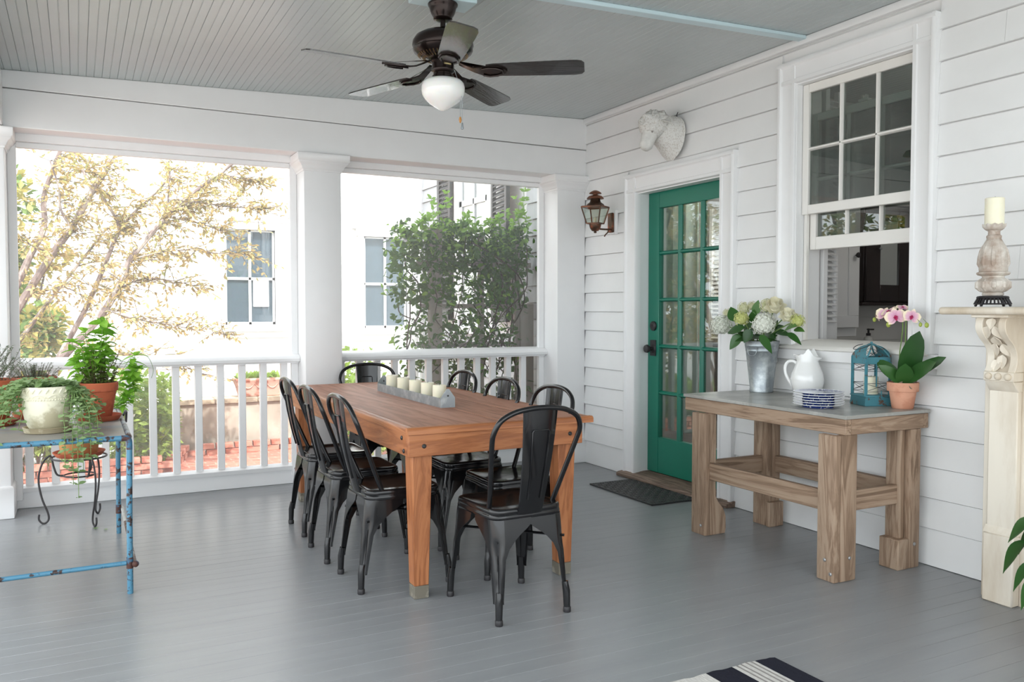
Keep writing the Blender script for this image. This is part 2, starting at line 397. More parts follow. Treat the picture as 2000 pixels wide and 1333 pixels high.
# ---- door
d1 = struct('door_1')
def casing(parent, y0, y1, z0, z1, w_, bottom=False, m=WHITE):
    # two legs and a head with a raised back band, a flat and an inner bead
    def leg(ya, yb): 
        s = 1 if yb > ya else -1
        pr = [(0.0, .030), (.012, .036), (.024, .034), (.030, .024), (.038, .020), (w_-.03, .020), (w_-.026, .027), (w_-.006, .027), (w_, .018)]
        poly = [(XW-0.010-p, ya+s*t) for t, p in pr]+[(XW+0.02, yb), (XW+0.02, ya)]
        MB().prism(poly, 'z', z0, z1-w_*0.0).build('casing', m, parent)
    leg(y0, y0+w_); leg(y1, y1-w_)
    pr = [(0.0, .032), (.012, .038), (.024, .036), (.030, .026), (.038, .022), (w_-.03, .0205), (w_-.026, .028), (w_-.006, .028), (w_, .018)]
    poly = [(XW-0.010-p, z1-t) for t, p in pr]+[(XW+0.02, z1-w_), (XW+0.02, z1)]
    MB().prism(poly, 'y', y0-0.0005, y1+0.0005).build('casing', m, parent)
casing(d1, 4.135, 5.346, 0.03, 2.300, 0.142)
JM = MB().box(3.765, 3.935, DY1, DY1+0.02, 0.0, DZ+0.02).box(3.765, 3.935, DY0-0.02, DY0, 0.0, DZ+0.02).box(3.765, 3.845, DY0, DY1, DZ, DZ+0.02).box(3.91, 3.935, DY0, DY1, 2.185, 2.21)
JM.build('jamb', WHITE, d1)
WEATH = wood('weathered threshold wood', ((0.09, 0.06, 0.045, 1), (0.19, 0.13, 0.095, 1), (0.28, 0.20, 0.155, 1)), 'y', 1.5, 0.7, 0.5)
MB().prism([(3.685, 0.0), (3.685, 0.022), (3.70, 0.03), (3.83, 0.046), (3.95, 0.046), (3.95, 0.0)], 'y', 4.12, 5.36).build('threshold', WEATH, d1, bevel=0.003)
XD = 3.865
st = MB().box(XD, XD+0.045, 5.073, 5.203, 0.052, 2.181).box(XD, XD+0.045, 4.277, 4.382, 0.052, 2.181)
st.box(XD, XD+0.045, 4.382, 5.073, 2.035, 2.181).box(XD, XD+0.045, 4.382, 5.073, 0.052, 0.322)
st.build('door_frame', GREEN, d1, bevel=0.003)
cw = 0.2; ym = [4.382+cw+0.0225, 4.382+2*cw+0.0675+0.0005]
ph = (2.035-0.322-4*0.03)/5
for y in ym: MB().prism([(XD+.004, y-.006), (XD+.004, y+.006), (XD+.018, y+.0225), (XD+.04, y+.0225), (XD+.04, y-.0225), (XD+.018, y-.0225)], 'z', .322, 2.035).build('muntin', GREEN, d1)
for i in range(4):
    zz = 0.322+ph*(i+1)+0.03*i+0.015
    MB().prism([(XD+.005, zz-.005), (XD+.005, zz+.005), (XD+.018, zz+.015), (XD+.04, zz+.015), (XD+.04, zz-.015), (XD+.018, zz-.015)], 'y', 4.382, 5.073).build('muntin', GREEN, d1)
pm = box(0, 0.004, -0.5, 0.5, -0.5, 0.5).mesh('pane', GLASS, smooth=False)
for i in range(5):
    for y in (4.482, 4.7275, 4.973):
        inst('pane', pm, d1, TM((XD+0.022, y, 0.322+ph*(i+.5)+.03*i), s=(1, cw+0.02, ph+0.012)))
MB().lathe([(0.0, 0), (0.032, 0), (0.034, -.006), (0.028, -.012), (0.013, -.014), (0.012, -.04), (0.026, -.046), (0.032, -.058), (0.028, -.072), (0.012, -.078)], (XD, 5.136, 0.985), 20, 'x').build('knob', IRON, d1)
box(XD-0.006, XD, 5.10, 5.172, 0.93, 1.05).build('lock_plate', IRON, d1, bevel=0.002)
MB().lathe([(0.0, 0), (0.036, 0), (0.036, -.012), (0.028, -.018), (0.014, -.02), (0.012, -.024)], (XD, 5.13, 1.156), 20, 'x').build('deadbolt', IRON, d1)
# ---- window
w1 = struct('window_1')
casing(w1, 2.725, 3.765, 1.058, 2.733, 0.135)
MB().box(3.755, 3.95, WY1, WY1+.02, WZ0-.03, WZ1+.02).box(3.755, 3.95, WY0-.02, WY0, WZ0-.03, WZ1+.02).box(3.755, 3.95, WY0, WY1, WZ1, WZ1+.02).build('jamb', WHITE, w1)
MB().prism([(3.725, 1.052), (3.735, 1.072), (3.83, 1.098), (3.95, 1.105), (3.95, 1.06), (3.735, 1.045)], 'y', 2.74, 3.75).build('sill', CREAMW, w1, bevel=0.003)
box(3.742, 3.79, 2.705, 3.785, 0.985, 1.057).build('apron', WHITE, w1, bevel=0.004)
box(3.815, 3.835, 2.84, 2.86, 1.10, 1.90).build('stop', CREAMW, w1); box(3.815, 3.835, 3.60, 3.62, 1.10, 1.90).build('stop', CREAMW, w1)
gm = box(0, 0.004, -0.5, 0.5, -0.5, 0.5).mesh('pane', DARKGLASS, smooth=False)
def sash(name, x, y0, y1, z0, z1, sw, tr_, br_, rows):
    mb = MB().box(x, x+.035, y0, y0+sw, z0, z1).box(x, x+.035, y1-sw, y1, z0, z1).box(x, x+.035, y0+sw, y1-sw, z1-tr_, z1).box(x, x+.035, y0+sw, y1-sw, z0, z0+br_)
    o = mb.build(name, CREAMW, w1, bevel=0.003)
    iy0, iy1, iz0, iz1 = y0+sw, y1-sw, z0+br_, z1-tr_; mw = .022
    pw = (iy1-iy0-2*mw)/3; phh = (iz1-iz0-(rows-1)*mw)/rows
    for i in (1, 2):
        y = iy0+i*pw+(i-.5)*mw
        MB().prism([(x, y-.004), (x, y+.004), (x+.012, y+mw/2), (x+.03, y+mw/2), (x+.03, y-mw/2), (x+.012, y-mw/2)], 'z', iz0, iz1).build('muntin', CREAMW, o)
    for i in range(1, rows):
        zz = iz0+i*phh+(i-.5)*mw
        MB().prism([(x, zz-.004), (x, zz+.004), (x+.012, zz+mw/2), (x+.03, zz+mw/2), (x+.03, zz-mw/2), (x+.012, zz-mw/2)], 'y', iy0, iy1).build('muntin', CREAMW, o)
    for i in range(rows):
        for j in range(3):
            inst('pane', gm, o, TM((x+.016, iy0+pw*(j+.5)+mw*j, iz0+phh*(i+.5)+mw*i), s=(1, pw+.01, phh+.01)))
    return o
sash('upper_sash', 3.795, 2.838, 3.622, 1.835, 2.588, 0.045, 0.05, 0.055, 2)
lo = sash('lower_sash', 3.842, 2.858, 3.602, 1.63, 2.42, 0.045, 0.045, 0.075, 2)
MB().box(3.83, 3.87, 3.20, 3.26, 2.42, 2.432).box(3.84, 3.86, 3.215, 3.222, 2.43, 2.455).box(3.84, 3.86, 3.238, 3.245, 2.43, 2.455).build('sash_lock', CREAMW, lo)
# ---- rooms behind the wall (seen through the glass)
INW = paint('interior wall paint', (0.55, 0.55, 0.54, 1), 0.6, 0.03)
DARKF = wood('dark interior floor', ((0.03, 0.018, 0.01, 1), (0.07, 0.04, 0.022, 1), (0.12, 0.07, 0.04, 1)), 'y', 1, 0.4)
o = box(3.93, 7.0, 2.0, 9.0, -0.1, 0.04).build('floor_inside', DARKF); tag(o, kind='structure')
o = box(3.93, 7.0, 2.0, 9.0, 2.75, 2.85).build('ceiling_inside', INW); tag(o, kind='structure')
o = MB().box(6.9, 7.0, 4.35, 9.0, 0.04, 2.75).box(3.93, 6.9, 8.9, 9.0, 0.04, 2.75).build('wall_hall', INW); tag(o, kind='structure')
bw_ = MB().box(3.93, 6.2, 4.25, 4.27, 0.04, 2.75).box(6.2, 6.3, 2.0, 4.27, 0.04, 2.75).box(3.93, 6.2, 2.0, 2.1, 0.04, 2.75).build('wall_bathroom', INW); tag(bw_, kind='structure')
z = 0.05
while z < 2.7:
    box(3.94, 6.19, 4.238, 4.25, z, min(z+0.166, 2.75)).build('wall_board', INW, bw_, smooth=False); z += 0.168
def plight(name, loc, e, size=0.25):
    l = bpy.data.lights.new(name, 'POINT'); l.energy = e; l.shadow_soft_size = size; l.color = (1, 0.96, 0.9)
    q = bpy.data.objects.new(name, l); q.location = loc; C.objects.link(q); return q
plight('bathroom_fill_light', (4.9, 3.0, 2.5), 9); plight('hall_fill_light', (4.9, 5.3, 2.35), 20)  # added fill lamps to brighten both rooms, no fixtures in view
# ================================================================ OUTDOORS
FAC = paint('white stucco facade', (0.80, 0.79, 0.77, 1), 0.8, 0.04, 3, 0.15, 25)
BRICKM = worn('red brick', srgb(164, 96, 78), srgb(196, 140, 122), 0.60, 6, 0.85)
STUC = worn('stained stucco', srgb(204, 194, 180), srgb(128, 118, 106), 0.56, 1.6, 0.9, 0, 0.2)
STONE = worn('stone coping', srgb(186, 172, 150), srgb(140, 126, 108), 0.6, 5, 0.85)
PATIO = NT('brick patio'); PATIO.setp((0.4, 0.2, 0.15, 1), 0.85)
_b = PATIO.n('ShaderNodeTexBrick'); _b.inputs['Color1'].default_value = srgb(184, 112, 92); _b.inputs['Color2'].default_value = srgb(164, 90, 72)
_b.inputs['Mortar'].default_value = srgb(176, 150, 136); _b.inputs['Scale'].default_value = 1.0; _b.inputs['Brick Width'].default_value = 0.2; _b.inputs['Row Height'].default_value = 0.1; _b.inputs['Mortar Size'].default_value = 0.006
PATIO.l(PATIO.coord(), _b.inputs['Vector']); PATIO.l(_b.outputs[0], PATIO.p.inputs['Base Color']); PATIO = PATIO.m
GRAVEL = paint('pale shell gravel', (0.44, 0.435, 0.42, 1), 0.9, 0.15, 8, 0.3, 60)
g = box(-30, 30, -25, 45, -0.6, -0.502).build('ground', GRAVEL, smooth=False); tag(g, kind='structure')
g = box(-2.6, 3.7, 6.4, 10.98, -0.58, -0.5).build('patio', PATIO, smooth=False); tag(g, kind='structure')
g = box(-9.0, -1.2, -2.0, 6.4, -0.58, -0.5).build('side_path', paint('pale pink paving', (0.44, 0.39, 0.365, 1), 0.85, 0.1, 5), smooth=False); tag(g, kind='structure')
# ---- neighbour's white house
FY = 13.5
hb = thing('neighbour_house', 'white stucco house across the patio with tall sash windows', 'house', (3.5, FY, -0.5))
def L(x, y, z): return (x-3.5, y-FY, z+0.5)
fw_ = MB()
wins = [(2.03, 2.79, 1.045, 2.52), (4.235, 4.985, 0.97, 2.49)]
xs = [0.10, wins[0][0], wins[0][1], wins[1][0], wins[1][1], 9.0]
for i in range(0, 6, 2): fw_.box(xs[i]-3.5, xs[i+1]-3.5, 0, 0.3, 0, 6.5)
for x0, x1, z0, z1 in wins: fw_.box(x0-3.5, x1-3.5, 0, .3, 0, z0+.5).box(x0-3.5, x1-3.5, 0, .3, z1+.5, 6.5)
fw_.box(0.10-3.5, 0.4-3.5, 0.3, 9, 0, 6.5)
fw_.build('wall', FAC, hb, smooth=False)
PANEB = glassmat('far window glass', (0.72, 0.77, 0.8, 1), 1.5, 0.06)
PANE_BACK = paint('sky toned pane backing', (0.34, 0.385, 0.41, 1), 0.8, 0.05)  # added panel behind the far panes, sky reflection put into its colour
for wi, (x0, x1, z0, z1) in enumerate(wins):
    fr = MB(); mx = (x0+x1)/2; mz = z0+(z1-z0)*0.485
    a, b, c_, d = x0-3.5, x1-3.5, z0+.5, z1+.5
    fr.box(a-.10, a, -.03, .1, c_, d+.02).box(b, b+.10, -.03, .1, c_, d+.02).box(a-.14, b+.14, -.05, .1, d, d+.12).box(a-.20, b+.20, -.09, .1, d+.12, d+.155)
    fr.box(a, b, .03, .08, mz+.5-.02, mz+.5+.02).box(mx-3.5-.02, mx-3.5+.02, .03, .08, c_, d)
    for s0, s1 in ((a, a+.035), (b-.035, b)): fr.box(s0, s1, .03, .08, c_, d)
    fr.box(a, b, .03, .08, c_, c_+.04).box(a, b, .03, .08, d-.03, d)
    f = fr.build('window', WHITE, hb, smooth=False)
    MB().box(a-.16, b+.22, -.08, .1, c_-.10, c_).box(a-.2, b+.34, -.05, .02, c_-.20, c_-.17).build('window_sill', WHITE, hb, smooth=False)
    for p0, p1 in ((a+.035, mx-3.52), (mx-3.48, b-.035)):
        for q0, q1 in ((c_+.04, mz+.48), (mz+.52, d-.03)):
            box(p0, p1, .05, .054, q0, q1).build('pane', PANEB, f, smooth=False)
    box(a, b, .066, .076, c_, d).build('blind', PANE_BACK, f, smooth=False)
    if wi == 0: box(mx-3.5+.05, b-.09, .046, .049, c_+.28, c_+.72).build('paper_sheet', WHITE, f, smooth=False)
# ---- gutter pipe on the far corner of the house wall
MB().tube([(3.70, 9.72, -.45), (3.70, 9.72, 2.62), (3.62, 9.80, 2.72), (3.62, 9.80, 4.5)], 0.04, 10).build('downspout', WHITE).__setitem__('kind', 'structure')
# ---- window with shutters in the far stretch of the house wall
w2 = struct('window_2')
XE = 3.775
MB().box(XE-.035, XE+.02, 7.66, 7.78, 1.1, 3.7).box(XE-.035, XE+.02, 8.50, 8.62, 1.1, 3.7).box(XE-.06, XE+.02, 7.62, 8.66, 1.02, 1.1).build('casing', WHITE, w2, bevel=.003)
MB().box(XE-.02, XE+.0, 7.78, 7.84, 1.1, 3.7).box(XE-.02, XE, 8.44, 8.50, 1.1, 3.7).box(XE-.02, XE, 7.78, 8.5, 2.40, 2.46).box(XE-.02, XE, 8.12, 8.15, 1.1, 3.7).box(XE-.02, XE, 7.78, 8.5, 3.0, 3.03).box(XE-.02, XE, 7.78, 8.5, 1.1, 1.17).build('sash', WHITE, w2)
box(XE-.006, XE-.002, 7.8, 8.48, 1.12, 3.7).build('pane', glassmat('pale glass', (0.9, 0.92, 0.92, 1), 1.5, 0.05), w2, smooth=False)
box(XE+.006, XE+.011, 7.8, 8.48, 1.12, 3.7).build('curtain', WHITE, w2, smooth=False)
SHUT = paint('grey brown shutter paint', (0.055, 0.05, 0.05, 1), 0.5, 0.05)
def shutter(y0, y1, label, swing):
    t = thing('shutter', label, 'shutter', (XE-.035, y0 if swing > 0 else y1, 1.16), 0, 'louvred shutters on the house wall outside')
    W_ = y1-y0; a, b = (0, W_) if swing > 0 else (-W_, 0)
    fr = MB().box(-.04, 0, a, a+.06, 0, 2.5).box(-.04, 0, b-.06, b, 0, 2.5).box(-.04, 0, a, b, 0, .12).box(-.04, 0, a, b, .80, .93).box(-.04, 0, a, b, 2.42, 2.5)
    fr.build('frame', SHUT, t, bevel=.003)
    lm = MB().prism([(-.042, -.022), (-.036, -.026), (.0, .020), (-.006, .024)], 'y', a+.06, b-.06).mesh('slat', SHUT, smooth=False)
    z = .15
    while z < 2.4:
        if not .77 < z < .96: inst('slat', lm, t, TM((0, 0, z)))
        z += .05
    return t
s1 = shutter(7.10, 7.60, 'dark louvred shutter nearest the porch beyond the climbing vine', -1); s1.rotation_euler = (0, 0, R(-9))
shutter(8.64, 9.02, 'dark louvred shutter beside the drainpipe beyond the climbing vine', 1)
# ---- stuccoed garden wall with stone coping, brick edging, planter
gw = thing('garden_wall', 'low stained stucco garden wall with a stone coping', 'wall', (2.6, 11.0, -0.5))
box(-1.55, 6, 0, .3, 0, .60).build('wall_face', STUC, gw, bevel=.01)
box(-2.2, -1.55, .05, .5, 0, .50).build('wall_return', STUC, gw, bevel=.03, seg=2)
for i in range(14): box(-1.60+.52*i, -1.60+.52*i+.515, -.035, .33, .60, .665).build('coping_stone', STONE, gw, bevel=.006)
be = thing('brick_edging', 'low red brick edging along the planting bed', 'edging', (1.0, 10.4, -0.5))
r2 = random.Random(11)
bm_ = box(-.10, .10, -.048, .048, 0, .062).mesh('brick', BRICKM, bevel=.004)
def brickrow(p0, p1, rows):
    p0 = Vector(p0); p1 = Vector(p1); d = p1-p0; Ln = d.length; a = math.atan2(d.y, d.x); n_ = int(Ln/.212)
    for r_ in range(rows):
        for i in range(n_):
            p = p0+d*((i+.5+(.5 if r_ % 2 else 0))/n_)
            inst('brick', bm_, be, TM((p.x-1.0, p.y-10.4, r_*.070), (0, 0, a+r2.uniform(-.02, .02))))
brickrow((-1.8, 9.75, 0), (0.80, 9.75, 0), 3); brickrow((0.85, 9.80, 0), (1.12, 10.76, 0), 2); brickrow((1.15, 10.82, 0), (3.6, 10.82, 0), 2)
TPOT = worn('old terracotta planter', srgb(158, 98, 80), srgb(206, 166, 150), 0.58, 12, 0.85)
pl = thing('planter', 'rectangular old terracotta planter with swags on the garden wall', 'planter', (2.075, 11.14, 0.165))
MB().sqloft([(.24, .12, 0), (.245, .125, .02), (.27, .135, .12), (.30, .15, .20), (.305, .155, .205), (.31, .158, .235), (.30, .15, .24), (.28, .13, .235), (.27, .12, .19)]).build('pot', TPOT, pl, bevel=.006)
for x in (-.15, 0, .15): MB().tube(smoothpath([(x-.07, -.143, .165), (x-.035, -.140, .125), (x, -.138, .11), (x+.035, -.140, .125), (x+.07, -.143, .165)], 3), [.006]*3+[.009]*7+[.006]*3, 6).build('swag', TPOT, pl)
def leafcloud(mb, rs, n, fn, size, up=(0, 0, 1), spread=1.0):
    for _ in range(n):
        p, o_ = fn(rs); d = Vector((rs.gauss(0, 1), rs.gauss(0, 1), rs.gauss(0, .7)))+Vector(o_)*spread
        L_ = size*rs.uniform(.6, 1.25); d.normalize(); u = Vector((rs.gauss(0, .6), rs.gauss(0, .6), 1)); x = d.cross(u).normalized(); un = x.cross(d)
        p = Vector(p); w_ = L_*.28
        mb.add([p, p+d*L_*.5-x*w_+un*w_*.3, p+d*L_, p+d*L_*.5+x*w_+un*w_*.3], [(0, 1, 2), (0, 2, 3)])
GL1 = leafmat('sunlit yellow green leaf', (0.22, 0.36, 0.05, 1), (0.46, 0.58, 0.14, 1), 0.6, 0.4)
rs = random.Random(3)
m = MB(); leafcloud(m, rs, 260, lambda r: ((r.uniform(-.25, .25), r.uniform(-.1, .1), .22), (0, 0, 1.5)), .10); tag(m.build('grass_tuft', GL1, pl, smooth=False), kind='stuff')
# ---- shrubs
def shrub(name, label, cat, c, rad, n, size, m, seed, group=None, inner=True):
    rs = random.Random(seed); t = thing(name, label, cat, (c[0], c[1], -0.5), 0, group); mb = MB(); lumps = []
    for _ in range(14):
        lumps.append((Vector((rs.uniform(-.7, .7)*rad[0], rs.uniform(-.7, .7)*rad[1], rs.uniform(.25, .85)*rad[2])), rs.uniform(.35, .55)))
    def fn(r):
        c_, q = r.choice(lumps); v = Vector((r.gauss(0, 1), r.gauss(0, 1), r.gauss(0, 1))).normalized()*r.uniform(.75, 1.0)
        return c_+Vector((v.x*rad[0]*q, v.y*rad[1]*q, max(v.z*rad[2]*q*.7, -c_.z+.02))), v
    leafcloud(mb, rs, n, fn, size); tag(mb.build('foliage', m, t, smooth=False), kind='stuff')
    st_ = MB()
    for _ in range(9):
        p = rs.choice(lumps)[0]; st_.tube([(p.x*.15, p.y*.15, 0), (p.x*.6, p.y*.6, p.z*.6), p], [.012, .009, .005], 5)
    st_.build('stem', BARK, t); return t
BARK = worn('pale peeling bark', srgb(226, 216, 206), srgb(120, 104, 98), 0.53, 9, 0.8, 0, 0.12, (1, 1, 0.35))
DBARK = paint('grey brown bark', (0.12, 0.095, 0.08, 1), 0.8, 0.3, 12, 0.3, 40)
shrub('shrub', 'yellow green shrub in the brick bed right of the blue table', 'shrub', (0.66, 10.35), (.36, .42, .98), 2600, .095, GL1, 5)
shrub('shrub', 'yellow green shrub in the brick bed seen below the blue table', 'shrub', (-0.42, 10.35), (.46, .45, .66), 2600, .095, GL1, 6)
shrub('shrub', 'small yellow green shrub at the far left behind the railing', 'shrub', (-1.55, 10.45), (.42, .45, .7), 1500, .085, GL1, 7)
shrub('shrub', 'low bright shrub behind the railing at the head of the dining table', 'shrub', (3.05, 9.6), (.5, .5, 1.2), 2800, .095, GL1, 8)
# ---- the slender multi-stemmed tree
TRL = [leafmat('ochre autumn leaf', (0.46, 0.34, 0.12, 1), (0.68, 0.54, 0.26, 1), 0.6, 0.45), leafmat('olive leaf', (0.34, 0.36, 0.10, 1), (0.52, 0.50, 0.20, 1), 0.6, 0.4)]
limbs = [  # (points, start radius, end radius)
 ([(-1.02,9.3,-.5),(-.95,9.3,.3),(-.82,9.3,.82),(-.6,9.3,1.11),(-.43,9.3,1.41),(-.2,9.3,1.81),(-.03,9.3,2.08),(.16,9.3,2.45),(.27,9.35,2.64),(.34,9.4,2.8),(.52,9.5,3.15)],.048,.022),
 ([(-.03,9.3,2.08),(-.12,9.25,2.25),(-.13,9.2,2.45),(-.2,9.2,2.7)],.016,.007),
 ([(.16,9.3,2.45),(.09,9.4,2.64),(.03,9.5,2.76),(.02,9.6,3.0)],.018,.01),
 ([(-1.0,9.9,-.5),(-.85,9.9,.6),(-.71,9.9,1.18),(-.54,9.9,1.51),(-.41,9.9,1.83),(-.28,9.9,2.12),(-.28,9.9,2.42),(-.21,9.9,2.66),(-.13,9.9,2.89),(-.02,9.9,3.15)],.046,.016),
 ([(-.62,8.9,-.5),(-.42,8.9,.2),(-.26,8.9,.59),(-.09,8.9,.87),(.19,8.9,1.2),(.39,8.9,1.54),(.47,8.9,1.76),(.73,8.9,2.11),(.89,8.9,2.29),(1.13,8.85,2.5),(1.38,8.8,2.71),(1.62,8.7,2.92)],.046,.012),
 ([(.47,8.9,1.76),(.64,8.85,1.81),(.81,8.8,1.85),(1.05,8.75,1.86),(1.35,8.7,1.83),(1.5,8.7,1.86)],.010,.003),
 ([(.80,8.9,2.19),(.83,8.95,2.46),(.85,9.0,2.75)],.012,.006),
 ([(.88,8.9,2.28),(1.07,8.8,2.34),(1.29,8.8,2.31),(1.53,8.75,2.3),(1.66,8.7,2.28)],.010,.003),
 ([(.73,8.9,2.11),(.92,8.9,2.17),(1.15,8.85,2.12),(1.32,8.8,2.05)],.008,.003),
 ([(1.12,8.85,2.49),(1.34,8.8,2.61),(1.54,8.8,2.59),(1.68,8.8,2.57)],.008,.003),
 ([(-.75,9.6,-.5),(-.5,9.6,.1),(-.33,9.6,.49),(-.16,9.6,.81),(.06,9.6,1.24),(.21,9.6,1.59),(.36,9.6,1.99),(.41,9.6,2.1),(.36,9.6,2.25),(.22,9.6,2.5)],.036,.012),
 ([(.41,9.6,2.1),(.55,9.6,2.29),(.69,9.6,2.43),(.89,9.6,2.66),(1.1,9.6,2.95)],.014,.006),
 ([(-1.1,10,-.5),(-.9,10,.3),(-.7,10,.68),(-.55,10,.92),(-.27,10,1.34),(-.05,10,1.65),(.13,10,1.9),(.3,10,2.15)],.032,.01),
 ([(.25,8.9,1.28),(.45,8.8,1.2),(.7,8.8,1.15),(.95,8.8,1.10),(1.3,8.75,1.03)],.009,.003),
 ([(-.05,8.9,.95),(.21,8.7,.87),(.45,8.7,.84),(.78,8.7,.80),(1.05,8.7,.66)],.009,.003),
 ([(.35,8.9,1.47),(.58,8.9,1.58),(.86,8.9,1.56),(1.08,8.9,1.5)],.008,.003),
 ([(-.43,9.3,1.41),(-.1,9.3,1.5),(.2,9.2,1.52)],.008,.003), ([(-.2,9.3,1.81),(-.5,9.2,1.95),(-.75,9.1,2.0)],.010,.004)]
tt = thing('slender_tree', 'slender leaning multi-stemmed tree with pale bark and ochre leaves', 'tree', (-0.6, 9.4, -0.5))
off = Vector((-0.6, 9.4, -0.5)); rs = random.Random(21)
twig = MB(); lv = [MB(), MB()]
for pts, r0, r1 in limbs:
    sp = smoothpath([Vector(p)-off for p in pts], 3); n_ = len(sp)
    MB().tube(sp, [r0+(r1-r0)*i/(n_-1) for i in range(n_)], 8).build('limb', BARK, tt)
    thin = r0 < .02
    for i in range(n_):
        if sp[i].z < 0.9: continue
        f_ = i/(n_-1)
        if not thin and f_ < .42: continue
        for _ in range(4 if thin else 4):
            dirn = Vector((rs.uniform(-.35, 1.1), rs.uniform(-.7, .7), rs.uniform(-.30, .45))).normalized()
            Lt = rs.uniform(.14, .42); q = [sp[i]]
            for s_ in range(4):
                dirn = (dirn+Vector((rs.gauss(0, .15), rs.gauss(0, .15), rs.gauss(0, .12)-.05))).normalized(); q.append(q[-1]+dirn*Lt/4)
            twig.tube(q, [.0035, .003, .0025, .002, .0012], 4)
            for s_ in range(1, 5):
                for _k in range(3):
                    dl = (dirn+Vector((rs.gauss(0, .7), rs.gauss(0, .7), rs.gauss(0, .5)-.25))).normalized()
                    lb = q[s_-1].lerp(q[s_], rs.random()); mb = lv[0] if rs.random() < .72 else lv[1]
                    L_ = rs.uniform(.04, .07); x = dl.cross(Vector((rs.gauss(0, .5), rs.gauss(0, .5), 1))).normalized(); u_ = x.cross(dl); w_ = L_*.24
                    mb.add([lb, lb+dl*L_*.5-x*w_+u_*w_*.35, lb+dl*L_, lb+dl*L_*.5+x*w_+u_*w_*.35], [(0, 1, 2), (0, 2, 3)])
tag(twig.build('twigs', DBARK, tt), kind='stuff')
for i in (0, 1): tag(lv[i].build('foliage', TRL[i], tt, smooth=False), kind='stuff')
# ---- trees behind, and on the left side where the door and window panes mirror them
GB = [leafmat('golden green leaf', (0.30, 0.28, 0.06, 1), (0.60, 0.50, 0.16, 1), 0.6, 0.4), leafmat('mid green leaf', (0.06, 0.13, 0.025, 1), (0.17, 0.27, 0.06, 1), 0.6, 0.35)]
def tree(label, c, h, rad, n, size, mats, seed, z0=1.0):
    rs = random.Random(seed); t = thing('garden_tree', label, 'tree', (c[0], c[1], -.5)); lumps = []
    for _ in range(22):
        a = rs.uniform(0, 2*PI); q = math.sqrt(rs.random())*rad*.75
        lumps.append((Vector((q*math.cos(a), q*math.sin(a)*.8, rs.uniform(z0, h))), rs.uniform(.3, .6)*rad*.6))
    def fn(r):
        c_, q = r.choice(lumps); v = Vector((r.gauss(0, 1), r.gauss(0, 1), r.gauss(0, .8))).normalized()*r.uniform(.6, 1.0)
        return c_+v*q, v
    for k_, mm in enumerate(mats):
        mb = MB(); leafcloud(mb, rs, n//len(mats), fn, size); tag(mb.build('foliage', mm, t, smooth=False), kind='stuff')
    MB().tube([(0, 0, 0), (.05, 0, h*.3), (-.05, .05, h*.6), (0, 0, h*.85)], [.13, .10, .07, .03], 9).build('trunk', DBARK, t)
    for c_, q in lumps[:8]: MB().tube([(0, 0, c_.z*.55), c_*.6+Vector((0, 0, c_.z*.15)), c_], [.04, .028, .012], 6).build('limb', DBARK, t)
    return t
tree('golden green leafy tree behind the slender stems at far left', (-1.45, 12.6), 3.5, 1.45, 9500, .15, [GB[0], GB[1]], 31, .5)
tree('lower golden tree behind the slender stems beside the neighbour house', (-0.75, 15.2), 3.2, .7, 2200, .13, [GB[0]], 33, 1.0)
tree('big leafy tree off to the left, mirrored in the raised window sash', (-6.0, 11.6), 6.0, 2.7, 6500, .2, [GB[0], GB[1]], 34, .5)
# ---- trellis and vine just outside the right hand bay
TRW = worn('grey weathered trellis wood', srgb(176, 168, 160), srgb(134, 126, 118), 0.55, 5, 0.8, 0, 0.2, (1, 1, 0.1))
TY = 6.82
tl = thing('trellis', 'grey weathered wooden trellis carrying the climbing vine', 'trellis', (3.1, TY, -0.5))
def px(x): return x-3.1
for x0, x1, d, zt in ((2.712, 2.828, .05, 2.48), (3.19, 3.24, .03, 2.45), (3.56, 3.60, .03, 2.5), (3.60, 3.735, .05, 1.83)):
    box(px(x0), px(x1), -d, d*.2, 0, zt).build('post', TRW, tl, bevel=.004)
for z0, z1 in ((1.445, 1.485), (1.79, 1.83), (2.165, 2.21), (.75, .80)): box(px(2.62), px(3.74), .012, .04, z0, z1).build('rail', TRW, tl, bevel=.003)
VL = [leafmat('dark vine leaf', (0.025, 0.075, 0.012, 1), (0.075, 0.17, 0.03, 1), 0.45, 0.4), leafmat('skylit vine leaf', (0.16, 0.34, 0.04, 1), (0.30, 0.50, 0.09, 1), 0.45, 0.5)]  # second leaf is brighter for the tips, their skylight put into the colour
VST = paint('brown vine stem', (0.06, 0.042, 0.032, 1), 0.8, 0.3, 30)
vn = thing('climbing_vine', 'dark green climbing vine with bright tips on the grey trellis', 'vine', (3.1, TY, -0.5))
rs = random.Random(77)
nst = 0
for i in range(30):
    x = rs.choice((2.70, 2.84, 3.0, 3.2, 3.3, 3.45, 3.58, 3.66))+rs.uniform(-.10, .10)
    q = [Vector((px(x), rs.uniform(-.07, .07), rs.uniform(0, 1.0)))]
    d = Vector((rs.uniform(-.5, .5), 0, 1))
    for s_ in range(12):
        d = (d+Vector((rs.gauss(0, .38), rs.gauss(0, .12), .12))).normalized(); p = q[-1]+d*rs.uniform(.1, .2)
        p.x = min(max(p.x, px(2.5)), px(3.62)); p.y = min(max(p.y, -.13), .16)
        if p.z > 2.55: break
        q.append(p)
    if len(q) > 3: MB().tube(smoothpath(q, 2), rs.uniform(.003, .007), 5).build('stem', VST, vn)
big = [MB(), MB()]
